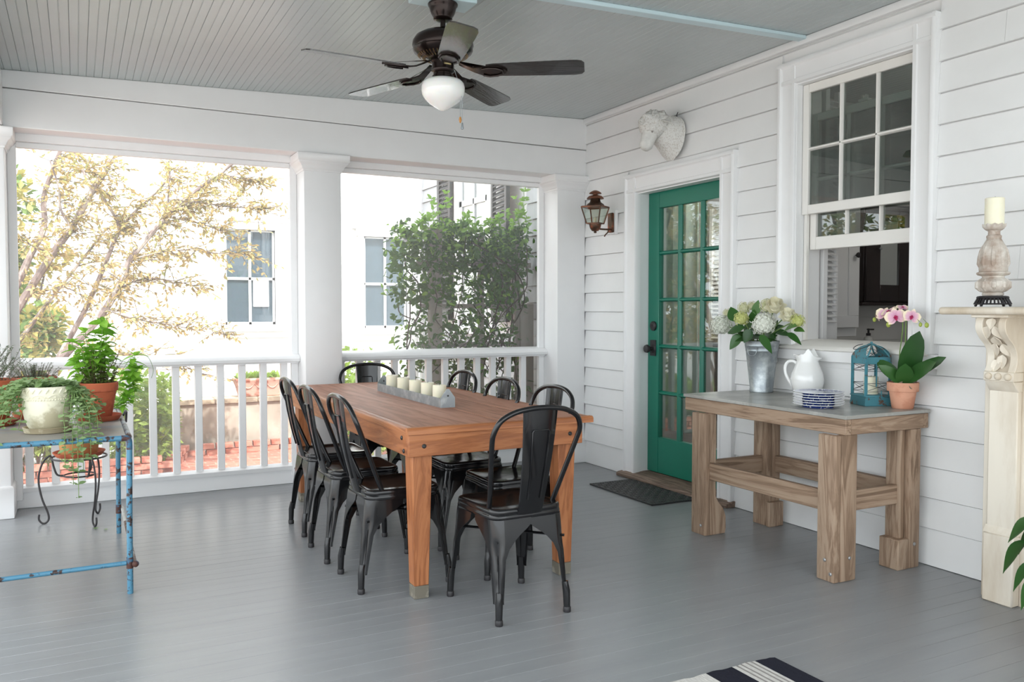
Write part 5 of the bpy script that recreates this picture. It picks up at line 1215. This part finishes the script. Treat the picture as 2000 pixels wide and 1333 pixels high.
box(MX(3.61), MX(3.757), MY(1.06), MY(2.165), .98, 1.245).build('frieze', CREAMC, mn, bevel=.003)
box(MX(3.585), MX(3.60), MY(2.02), MY(2.125), 0, .98).build('inner_leg', CREAMC, mn, bevel=.003); box(MX(3.6), MX(3.64), MY(2.02), MY(2.128), 0, .98).build('inner_leg', CREAMC, mn, bevel=.003)
box(MX(3.585), MX(3.64), MY(1.095), MY(1.20), 0, .98).build('inner_leg', CREAMC, mn, bevel=.003)
MB().lathe([(.024, -.05), (.030, -.03), (.030, .03), (.024, .05)], (MX(3.60), MY(2.10), 1.20), 12, 'z').build('carved_swag', CREAMC, mn)
# candlestick and candle
WASH = worn('white washed carved wood', srgb(214, 209, 200), srgb(160, 142, 128), 0.56, 11, 0.75, 0, 0.14)
CX, CY, CZ = 3.545, 2.288, 1.2915
cs = thing('candlestick', 'carved whitewashed candlestick on a dark iron foot on the mantel shelf', 'candlestick', (CX, CY, CZ))
ir = MB().lathe([(.052, .030), (.060, .034), (.064, .040), (.060, .046), (.050, .048), (.0, .048)], n=32)
ir.build('iron_foot', IRON, cs)
fl_ = MB(); nl = 28
for k in range(nl):
    a = 2*PI*k/nl; big_ = (k % 7 == 0); r1 = .080 if big_ else .072; z1 = 0.0 if big_ else .008; w_ = .010 if big_ else .005
    fl_.bar((.058*math.cos(a), .058*math.sin(a), .038), (r1*math.cos(a), r1*math.sin(a), z1+.003), w_, .006)
fl_.tube([(.071*math.cos(2*PI*k/nl), .071*math.sin(2*PI*k/nl), .013) for k in range(nl)], .0035, 6, closed=True)
tag(fl_.build('pierced_skirt', IRON, cs), kind='stuff')
MB().lathe([(.0, .046), (.036, .046), (.042, .052), (.043, .058), (.038, .062), (.05, .066), (.064, .080), (.067, .095), (.064, .110), (.050, .122), (.042, .128), (.044, .134), (.060, .138), (.066, .144), (.064, .150), (.055, .153)], n=36).build('lower_bulb', WASH, cs)
MB().lathe([(.055, .151), (.0565, .165), (.056, .20), (.052, .235), (.044, .265), (.034, .285), (.028, .296), (.030, .302), (.030, .308), (.024, .313), (.023, .325), (.027, .334), (.0, .336)], n=36).build('urn', WASH, cs)
for k in range(9):
    a = 2*PI*k/9+.2; c_, s_ = math.cos(a), math.sin(a)
    MB().tube([(.0535*c_, .0535*s_, .172), (.0555*c_, .0555*s_, .186), (.0535*c_, .0535*s_, .215), (.0475*c_, .0475*s_, .245), (.0395*c_, .0395*s_, .268)], [.004, .0095, .009, .008, .004], 8).build('carved_lobe', WASH, cs)
for k in range(10):
    a = 2*PI*k/10; c_, s_ = math.cos(a), math.sin(a)
    MB().tube([(.052*c_, .052*s_, .070), (.0635*c_, .0635*s_, .086), (.0635*c_, .0635*s_, .104), (.052*c_, .052*s_, .119)], [.004, .0095, .0095, .004], 8).build('carved_lobe', WASH, cs)
rings = []
for r_, z in ((.030, .332), (.038, .338), (.044, .348), (.045, .358)):
    rings.append([((r_+(.003*math.cos(10*2*PI*k/40) if z > .34 else 0))*math.cos(2*PI*k/40), (r_+(.003*math.cos(10*2*PI*k/40) if z > .34 else 0))*math.sin(2*PI*k/40), z+(.003*math.cos(10*2*PI*k/40) if z > .35 else 0)) for k in range(40)])
rings.append([(x*.9, y*.9, .347) for x, y, z in rings[-1]]); rings.append([(x*.1, y*.1, .3465) for x, y, z in rings[-1]])
MB().loft(rings).build('drip_cup', WASH, cs, angle=60)
t = thing('candle', 'tall ivory pillar candle on the carved candlestick', 'candle', (CX, CY, CZ+.3475))
MB().lathe([(.0, 0), (.036, 0), (.0385, .003), (.0385, .122), (.035, .125), (.0, .122)], n=28).build('wax', CANDLE, t); inst('wick', wm, t, Matrix.Translation((0, 0, .018)))
# peace lily at the right edge
ll = thing('potted_lily', 'dark green drooping lily plant before the mantel at the right edge', 'plant', (3.28, 1.72, 0))
MB().lathe([(.0, 0), (.10, 0), (.105, .005), (.14, .24), (.15, .245), (.152, .285), (.14, .288), (.13, .25), (.0, .245)], n=32).build('pot', TERRA, ll)
lsh2 = lambda u: math.sin(PI*(u**.75))**1.1
for tip, mid, w_ in (((3.30, 2.085, .215), (3.30, 1.975, .37), .075), ((3.30, 2.062, .350), (3.31, 1.95, .46), .08), ((3.29, 2.03, .155), (3.30, 1.95, .30), .045), ((3.32, 2.0, .24), (3.31, 1.92, .40), .075), ((3.28, 1.99, .09), (3.29, 1.92, .26), .05), ((3.10, 1.85, .32), (3.17, 1.79, .47), .08), ((3.37, 2.035, .45), (3.34, 1.92, .54), .08), ((3.0, 1.6, .35), (3.12, 1.65, .5), .08), ((3.4, 1.5, .5), (3.33, 1.6, .58), .08), ((3.2, 1.4, .4), (3.22, 1.55, .55), .08), ((3.33, 2.04, .30), (3.32, 1.94, .43), .07)):
    b_ = Vector((3.28, 1.72, .25)); m_ = Vector(mid); tp = Vector(tip); o3 = Vector((3.28, 1.72, 0))
    MB().tube(smoothpath([b_-o3, b_.lerp(m_, .55)+Vector((0, 0, .10))-o3, m_-o3], 4), .004, 6).build('leaf_stalk', STEMG, ll)
    MB().leaf(m_-o3, (tp-m_), (-.4, -.3, .9), (tp-m_).length, w_, .35, .12, 9, lsh2).build('leaf', LEAFG, ll, angle=80)
# ================================================================ POTTED HERBS ON THE BLUE TABLE
BZT = BZ+.0005
rh = random.Random(12)
def saucer(r, m=TERRA): return MB().lathe([(.0, .002), (r*.82, 0), (r*.86, .001), (r, .024), (r*1.01, .028), (r*.97, .028), (r*.83, .008), (.0, .007)], n=36)
def tpot(r, h, th=.008): 
    rb = r*.62; rim = h*.24
    return MB().lathe([(.0, 0), (rb, 0), (rb+.002, .003), (r*.90, h-rim), (r*.91, h-rim), (r*.985, h-rim+.002), (r, h-.004), (r-.003, h), (r-th, h), (r*.86, h-.03), (.0, h-.032)], n=40)
bl_sh = lambda t: math.sin(PI*min(1, t*.95+.03)**.8)**.8
basil_me = [MB().leaf((0, 0, 0), (0, 1, 0), (0, 0, 1), 1.0, .62, .28, c, 5, bl_sh).mesh('leaf', BASIL, angle=80) for c in (.25, .45, .1)]
def tilt_leaf(parent, mes, p, d, s, name='leaf'):
    inst(name, rh.choice(mes), parent, ori(p, d, (rh.gauss(0, .3), rh.gauss(0, .3), 1), s, rh.uniform(-.3, .3)))
def basil_stem(parent, pts, size, start=.25, mes=basil_me, gap=.028, r=.0025, m=STEMG):
    q = smoothpath(pts, 4); MB().tube(q, [r*(1-.5*i/(len(q)-1)) for i in range(len(q))], 6).build('stem', m, parent)
    L_ = sum((q[i+1]-q[i]).length for i in range(len(q)-1)); acc = 0; nxt = L_*start; k = 0
    for i in range(len(q)-1):
        acc += (q[i+1]-q[i]).length
        while acc >= nxt:
            a = k*PI/2+rh.uniform(-.3, .3)
            for s_ in (0, PI):
                d = (math.cos(a+s_), math.sin(a+s_), rh.uniform(-.35, .35)); tilt_leaf(parent, mes, q[i+1], d, size*rh.uniform(.7, 1.2))
            nxt += gap; k += 1
    for s_ in range(4): tilt_leaf(parent, mes, q[-1], (math.cos(s_*1.6), math.sin(s_*1.6), .9), size*.6)
def herb(parent, paths, leafsize, m, stem_m, r=.0012, gap=.012, name='foliage', droop=.0):
    sm = MB(); lm = MB()
    for pts in paths:
        q = smoothpath(pts, 4); sm.tube(q, r, 4)
        for i in range(1, len(q)):
            seg = (q[i]-q[i-1]); n = max(1, int(seg.length/gap))
            for j in range(n):
                p = q[i-1].lerp(q[i], (j+rh.random())/n); a = rh.uniform(0, 2*PI)
                for s_ in (0, PI):
                    d = Vector((math.cos(a+s_), math.sin(a+s_), rh.uniform(-.4, .5)-droop)).normalized(); L_ = leafsize*rh.uniform(.55, 1.25); u = Vector((0, -.3, 1)); x = d.cross(u).normalized(); un = x.cross(d); w_ = L_*.42
                    lm.add([p, p+d*L_*.35-x*w_+un*w_*.25, p+d*L_*.72-x*w_*.75+un*w_*.2, p+d*L_, p+d*L_*.72+x*w_*.75+un*w_*.2, p+d*L_*.35+x*w_+un*w_*.25], [(0, 1, 2, 3), (0, 3, 4, 5)])
    tag(sm.build('stems', stem_m, parent), kind='stuff'); tag(lm.build(name, m, parent, smooth=False), kind='stuff')
V = Vector
CRP = worn('cream glazed pot', srgb(226, 222, 200), srgb(182, 174, 146), 0.62, 5, 0.5)
# white embossed pot with trailing oregano
wp = thing('potted_oregano', 'trailing oregano in a cream embossed pot and saucer on the blue table', 'plant', (-.125, 4.42, BZT))
MB().lathe([(.0, .006), (.066, .008), (.072, .012), (.085, .032), (.096, .065), (.1025, .10), (.1045, .145), (.1045, .150), (.1055, .153), (.1045, .160), (.1065, .163), (.108, .185), (.107, .208), (.104, .213), (.098, .212), (.094, .185), (.0, .18)], n=44).build('pot', CRP, wp)
MB().lathe([(.0, .0015), (.094, 0), (.099, .002), (.103, .020), (.106, .024), (.101, .026), (.092, .010), (.0, .008)], n=44).build('saucer', worn('cream saucer', srgb(206, 196, 170), srgb(160, 148, 122), .6, 6, .6), wp)
em = MB()
for k in range(24):
    a = 2*PI*k/24; c_, s_ = math.cos(a), math.sin(a)
    em.tube([(.108*math.cos(a-.05), .108*math.sin(a-.05), .184), (.1095*c_, .1095*s_, .195), (.108*math.cos(a+.07), .108*math.sin(a+.07), .203)], [.003, .0045, .003], 6)
for k in range(10):
    a0 = 2*PI*k/10
    em.tube([(.107*math.cos(a0+t_*.26), .107*math.sin(a0+t_*.26), .166+.012*(1-t_*t_)) for t_ in (-1, -.5, 0, .5, 1)], .0032, 6)
    em.ball((.107*math.cos(a0), .107*math.sin(a0), .167), .004, 6, 5)
tag(em.build('embossed_band', CRP, wp), kind='stuff')
bd = MB()
for k in range(56): bd.ball((.1055*math.cos(2*PI*k/56), .1055*math.sin(2*PI*k/56), .1555), .0046, 6, 4)
tag(bd.build('bead_row', CRP, wp), kind='stuff')
MB().lathe([(.0, .182), (.094, .184)], n=24, cap=(True, False)).build('soil', SOIL, wp)
paths = []
for i in range(26):      # left and front-left trails
    a = rh.uniform(PI*.80, PI*1.22); r1 = rh.uniform(.13, .26); drop = rh.uniform(.02, .20)
    paths.append([V((.05*math.cos(a), .05*math.sin(a), .19)), V((.10*math.cos(a), .10*math.sin(a), .235)), V((r1*.75*math.cos(a), r1*.75*math.sin(a), .22-drop*.3)), V((r1*math.cos(a), r1*math.sin(a), max(.015, .19-drop)))])
for i in range(22):      # right trails over the table edge
    a = rh.uniform(-.75, .25); r1 = rh.uniform(.12, .24); drop = rh.uniform(.05, .19)
    paths.append([V((.05*math.cos(a), .05*math.sin(a), .19)), V((.10*math.cos(a), .10*math.sin(a), .228)), V((r1*.8*math.cos(a), r1*.8*math.sin(a), .20-drop*.4)), V((r1*math.cos(a), r1*math.sin(a), max(.012, .19-drop)))])
for e_ in ((.10, -.31, -.20), (.14, -.32, -.14), (.17, -.31, -.09), (.12, -.315, -.26), (.07, -.31, -.12), (.20, -.30, -.03)):
    paths.append([V((.05, -.03, .19)), V((.10, -.07, .22)), V((e_[0]*.95, -.17, .12)), V((e_[0], -.24, .035)), V((e_[0], -.325, -.015)), V(e_)])
for e_ in ((-.19, -.33, -.02), (-.26, -.32, -.0), (-.30, -.25, .02), (-.24, -.22, .02)):
    paths.append([V((-.05, -.02, .19)), V((-.11, -.05, .22)), V((e_[0]*.85, e_[1]*.6, .12)), V((e_[0], e_[1], e_[2]+.02))])
for i in range(34):
    a = rh.uniform(0, 2*PI); q = rh.uniform(.02, .09)
    paths.append([V((q*.6*math.cos(a), q*.6*math.sin(a), .185)), V((q*math.cos(a), q*math.sin(a), .215)), V((q*1.25*math.cos(a), q*1.25*math.sin(a), rh.uniform(.215, .255)))])
herb(wp, paths, .030, HERB, STEMG, .0014, .026, droop=.15)
# terracotta pot with basil
bp = thing('potted_basil', 'bright green basil in a terracotta pot and saucer on the blue table', 'plant', (.092, 4.765, BZT))
saucer(.108).build('saucer', TERRA, bp)
mb = tpot(.094, .185); mb.v = [(x, y, z+.009) for x, y, z in mb.v]; mb.build('pot', TERRA, bp)
MB().lathe([(.0, .168), (.084, .165)], n=24, cap=(True, False)).build('soil', SOIL, bp)
for pts, sz in (((V((-.01, 0, .16)), V((-.03, 0, .28)), V((-.05, .01, .40)), V((-.055, 0, .455))), .056), ((V((.01, -.01, .16)), V((.01, -.02, .30)), V((.02, -.02, .43)), V((.025, -.03, .505))), .060), ((V((.02, 0, .16)), V((.03, .01, .30)), V((.04, .02, .42)), V((.05, .02, .475))), .055), ((V((-.02, .02, .16)), V((-.06, .02, .25)), V((-.10, .0, .34)), V((-.115, 0, .40))), .052), ((V((-.02, -.03, .16)), V((-.04, -.05, .24)), V((-.065, -.06, .33)), V((-.07, -.06, .38))), .05), ((V((.0, .03, .16)), V((.0, .04, .28)), V((-.01, .04, .40))), .055), ((V((.0, -.03, .16)), V((-.01, -.05, .26)), V((-.015, -.05, .36))), .055), ((V((.03, -.03, .16)), V((.045, -.05, .25)), V((.05, -.05, .33))), .05), ((V((-.05, .0, .16)), V((-.085, -.03, .24)), V((-.10, -.03, .30))), .05)):
    basil_stem(bp, pts, sz*1.12, .38, gap=.019)
paths = []
for i in range(70):
    a = rh.uniform(0, 2*PI); q = rh.uniform(.01, .07); H_ = rh.uniform(.06, .20); sp_ = rh.uniform(1.0, 2.3)
    paths.append([V((q*math.cos(a), q*math.sin(a), .16)), V((q*1.15*math.cos(a), q*1.15*math.sin(a), .16+H_*.5)), V((q*sp_*math.cos(a), q*sp_*math.sin(a), .16+H_))])
MINT = leafmat('mixed dull herb leaf', (0.07, 0.08, 0.03, 1), (0.20, 0.30, 0.06, 1), 0.6, 0.3, 14)
herb(bp, paths, .017, MINT, paint('brown herb stem', (0.10, 0.06, 0.035, 1), 0.8, 0.2), .0012, .016)
# pots further left
rp = thing('potted_rosemary', 'wispy grey green rosemary in a terracotta pot at the left edge', 'plant', (-.385, 4.78, BZT))
saucer(.125).build('saucer', TERRA, rp); mb = tpot(.125, .215); mb.v = [(x, y, z+.009) for x, y, z in mb.v]; mb.build('pot', TERRA, rp)
MB().lathe([(.0, .195), (.11, .192)], n=24, cap=(True, False)).build('soil', SOIL, rp)
ROS = leafmat('grey green needle', (0.09, 0.13, 0.07, 1), (0.24, 0.29, 0.20, 1), 0.7, 0.2)
sm = MB(); lm = MB()
for i in range(80):
    a = rh.uniform(0, 2*PI); q = rh.uniform(.01, .09); H_ = rh.uniform(.06, .20)
    b_ = V((q*math.cos(a), q*math.sin(a), .19)); tp = b_+V((rh.gauss(.03, .05)+.04*math.cos(a), rh.gauss(0, .04)+.04*math.sin(a), H_)); qq = smoothpath([b_, b_.lerp(tp, .5)+V((rh.gauss(0, .01), rh.gauss(0, .01), .01)), tp], 4); sm.tube(qq, .0009, 4)
    for i_ in range(1, len(qq)):
        for _ in range(5):
            p = qq[i_-1].lerp(qq[i_], rh.random()); d = V((rh.gauss(0, 1), rh.gauss(0, 1), rh.uniform(.2, 1))).normalized(); x = d.orthogonal().normalized()*.0019; L_ = rh.uniform(.010, .02)
            lm.add([p-x, p+x, p+d*L_], [(0, 1, 2)])
tag(sm.build('stems', DBARK, rp), kind='stuff'); tag(lm.build('needles', ROS, rp, smooth=False), kind='stuff')
tp_ = thing('potted_thyme', 'low grey green thyme in a small terracotta pot behind the cream pot', 'plant', (-.20, 5.03, BZT))
saucer(.105).build('saucer', TERRA, tp_); mb = tpot(.105, .205); mb.v = [(x, y, z+.009) for x, y, z in mb.v]; mb.build('pot', TERRA, tp_)
paths = []
for i in range(90):
    a = rh.uniform(0, 2*PI); q = rh.uniform(.01, .08); H_ = rh.uniform(.03, .11)
    paths.append([V((q*math.cos(a), q*math.sin(a), .18)), V((q*1.2*math.cos(a), q*1.2*math.sin(a), .18+H_*.6)), V((q*1.6*math.cos(a), q*1.6*math.sin(a), .18+H_))])
MB().lathe([(.0, .185), (.09, .182)], n=24, cap=(True, False)).build('soil', SOIL, tp_)
herb(tp_, paths, .009, ROS, DBARK, .0009, .010)
# plant stand behind the table
ps = thing('plant_stand', 'black wrought iron plant stand with curled feet by the railing', 'stand', (0.0, 5.66, 0))
IR2 = paint('black wrought iron', (0.035, 0.032, 0.034, 1), 0.5, 0.2, 20, 0.1, 80)
ring = lambda r, z, n=40: [(r*math.cos(2*PI*k/n), r*math.sin(2*PI*k/n), z) for k in range(n)]
MB().tube(ring(.150, .395), .0055, 8, closed=True).build('ring', IR2, ps)
MB().tube(ring(.085, .285), .005, 8, closed=True).build('lower_ring', IR2, ps)
for a in (R(172), R(292), R(60)):
    c_, s_ = math.cos(a), math.sin(a); P_ = lambda r, z: V((r*c_, r*s_, z))
    MB().tube(smoothpath([P_(.085, .285), P_(.120, .292), P_(.138, .34), P_(.150, .398), P_(.165, .405), P_(.200, .36), P_(.220, .27), P_(.205, .16), P_(.175, .07), P_(.170, .03), P_(.185, .008), P_(.205, .007), P_(.222, .03), P_(.220, .06)], 5), .0058, 8).build('leg', IR2, ps)
pp = thing('potted_basil', 'old ochre clay pot of leggy basil on the iron plant stand', 'plant', (0.0, 5.66, .4005))
saucer(.142).build('saucer', TERRA, pp)
OCP = worn('ochre green clay', srgb(172, 144, 84), srgb(170, 104, 66), 0.56, 4, 0.75, 0, .25)
MB().lathe([(.0, .009), (.095, .009), (.100, .013), (.125, .20), (.127, .20), (.135, .205), (.138, .25), (.130, .252), (.12, .22), (.0, .218)], n=40).build('pot', OCP, pp)
for pts, sz in (((V((.06, -.05, .22)), V((.16, -.08, .36)), V((.27, -.10, .50)), V((.31, -.10, .60))), .062), ((V((.08, -.05, .22)), V((.20, -.08, .30)), V((.29, -.09, .42)), V((.325, -.10, .52))), .055), ((V((.08, -.02, .22)), V((.20, -.05, .27)), V((.28, -.08, .33)), V((.30, -.09, .42))), .05), ((V((.0, 0, .22)), V((.05, 0, .40)), V((.09, 0, .55))), .05), ((V((.05, -.05, .22)), V((.22, -.08, .30)), V((.27, -.10, .38)), V((.285, -.10, .53))), .055)):
    basil_stem(pp, pts, sz*1.15, .35, gap=.021)
MB().tube(smoothpath([V((.10, -.06, .22)), V((.28, -.09, .58)), V((.37, -.1, .60)), V((.41, -.1, .52)), V((.40, -.1, .46))], 5), .0015, 6).build('runner', STEMG, pp)
# fallen leaves on the floor
for x, y, a in ((.065, 5.42, .4), (.135, 5.36, 2.0)):
    o = MB().leaf((0, 0, 0), (math.cos(a), math.sin(a), 0), (0, 0, 1), .034, .02, .2, .05, 4, bl_sh).build('fallen_leaf', BASIL if x < .1 else HERB, None, (x, y, .0045))
    tag(o, 'green fallen leaf on the grey floor by the plant stand' if x < .1 else 'pale scrap of leaf on the grey floor, right of the green fallen one', 'leaf')
# ================================================================ INSIDE THE BATHROOM
CABW = paint('white cabinet paint', (0.74, 0.74, 0.74, 1), 0.4, 0.02)
ESP = paint('espresso stained wood', (0.018, 0.010, 0.010, 1), 0.3, 0.3, 12)
cb = thing('linen_cabinet', 'white panelled linen cabinet inside the bathroom window', 'cabinet', (4.55, 4.237, 0.04))
box(-.50, .095, -.30, 0, 1.06, 2.4).build('body', CABW, cb, bevel=.003)
dr = box(-.48, .085, -.318, -.301, 1.12, 2.36).build('door', CABW, cb, bevel=.003)
MB().box(-.48, .085, -.326, -.317, 1.12, 1.20).box(-.48, .085, -.326, -.317, 2.28, 2.36).box(-.015, .085, -.326, -.317, 1.20, 2.28).box(-.48, -.38, -.326, -.317, 1.22, 2.28).build('door_frame', CABW, dr, bevel=.002)
MB().lathe([(.004, 0), (.006, -.012), (.016, -.016), (.019, -.024), (.014, -.032), (.002, -.034)], (.045, -.326, 1.60), 14, 'y').build('knob', IRON, dr)
mc = thing('medicine_cabinet', 'dark espresso medicine cabinet with a mirrored door on the bathroom wall', 'cabinet', (5.165, 4.237, 1.33))
box(-.245, .245, -.12, 0, 0, .70).build('body', ESP, mc, bevel=.004)
box(-.275, .275, -.14, 0, -.022, 0).build('shelf', ESP, mc, bevel=.004)
dd = MB().box(-.24, -.095, -.138, -.121, .01, .68).box(.10, .24, -.138, -.121, .01, .68).box(-.095, .10, -.138, -.121, .01, .125).box(-.095, .10, -.138, -.121, .58, .68).build('door_frame', ESP, mc, bevel=.003)
MIR = paint('mirror', (0.7, 0.73, 0.72, 1), 0.03, 0.0, metal=1.0)
box(-.094, .099, -.128, -.124, .126, .579).build('mirror', MIR, mc, smooth=False)
MB().lathe([(.004, 0), (.005, -.01), (.010, -.014), (.010, -.02), (.002, -.023)], (-.115, -.138, .38), 12, 'y').build('knob', GALV, mc)
va = thing('vanity', 'white vanity counter below the medicine cabinet inside the bathroom', 'counter', (5.18, 3.98, 0.04))
box(-.62, .70, -.22, .252, .84, .88).build('counter', CABW, va, bevel=.004); box(-.58, .66, -.19, .25, .0, .84).build('body', CABW, va)
for x in (-.30, .05, .38): box(x-.13, x+.17, -.206, -.190, .12, .78).build('door', CABW, va, bevel=.003)
SOAPC = glassmat('soap bottle plastic', (0.8, 0.82, 0.82, 1), 1.45, 0.05); SOAPC2 = paint('soap bottle', (0.6, 0.6, 0.58, 1), 0.2)
for x, lab in ((5.03, 'clear soap pump bottle with a black top on the bathroom counter'), (5.53, 'black topped pump bottle at the right of the bathroom counter')):
    s_ = thing('soap_bottle', lab, 'bottle', (x, 4.16, .9205), R(-20), 'pump bottles on the bathroom counter')
    MB().lathe([(.0, 0), (.030, 0), (.033, .004), (.033, .145), (.028, .16), (.014, .168), (.014, .175)], n=20).build('bottle', SOAPC2, s_)
    MB().lathe([(.016, .172), (.016, .19), (.007, .192), (.007, .212), (.012, .213), (.012, .222), (.002, .224)], n=14).box(-.005, .040, -.006, .006, .212, .222).build('pump', IRON, s_)
ls = thing('louvred_shutter', 'white louvred interior shutter folded at the left of the bathroom window', 'shutter', (3.955, 3.63, 1.10))
box(.015, .05, -.02, .012, 0, 1.5).build('stile', CABW, ls, bevel=.002)
a0 = Matrix.Translation((.052, .02, 0)) @ Matrix.Rotation(R(10), 4, 'Z')
fr = MB().box(.0, .022, -.014, .014, 0, 1.5, a0).box(.118, .14, -.014, .014, 0, 1.5, a0).box(.022, .118, -.014, .014, 0, .10, a0).build('frame', CABW, ls)
slm = MB().prism([(-.028, -.016), (-.025, -.020), (.028, .016), (.025, .020)], 'x', .0225, .1175).mesh('slat', CABW, smooth=False)
z = .12
while z < 1.45: inst('slat', slm, ls, a0 @ Matrix.Translation((0, 0, z))); z += .034
# ---- hall seen through the door: louvred window on the far wall, white wall by the door, console
w3 = struct('window_3')
LIT = paint('white interior louvre', (0.82, 0.82, 0.80, 1), 0.5, 0.02)
sl3 = MB().prism([(-.02, -.018), (-.016, -.022), (.02, .018), (.016, .022)], 'y', 0, .62).mesh('slat', LIT, smooth=False)
for y0 in (6.62, 7.32):
    MB().box(6.84, 6.88, y0-.05, y0, .9, 2.5).box(6.84, 6.88, y0+.62, y0+.67, .9, 2.5).build('shutter_frame', LIT, w3)
    z = .95
    while z < 2.45: inst('slat', sl3, w3, TM((6.86, y0, z))); z += .05
plight('louvre_fill_lamp', (6.55, 7.3, 1.9), 22, .2)  # added point lamp standing in for daylight through the louvres
hc = thing('hall_console', 'dark wooden console in the hall behind the green door', 'table', (6.55, 6.75, .04))
box(-.24, .28, -.55, .55, .80, .86).build('top', ESP, hc, bevel=.004)
for x in (-.20, .24):
    for y in (-.5, .5): box(x-.03, x+.03, y-.03, y+.03, 0, .80).build('leg', ESP, hc, bevel=.003)
box(3.98, 4.02, 5.24, 5.9, .04, 2.5).build('hall_panel', INW).__setitem__('kind', 'structure')
cu = thing('curtain', 'pale green curtain hanging in the hall behind the door panes', 'curtain', (5.0, 6.35, 0.04))
rings = []
for i in range(31):
    f = i/30; rings.append([(-.0+.04*math.sin(f*26), -.35+.7*f, z) for z in (.1, 1.0, 2.3)])
mb = MB(); mb.loft([[(x, y, z) for x, y, z in r_] for r_ in rings], False); mb.build('cloth', paint('pale green cloth', (0.40, 0.50, 0.45, 1), .8, .05), cu, solid=.004)
MB().tube([(0, -.42, 2.32), (0, .42, 2.32)], .012, 8).build('rod', IRON, cu)
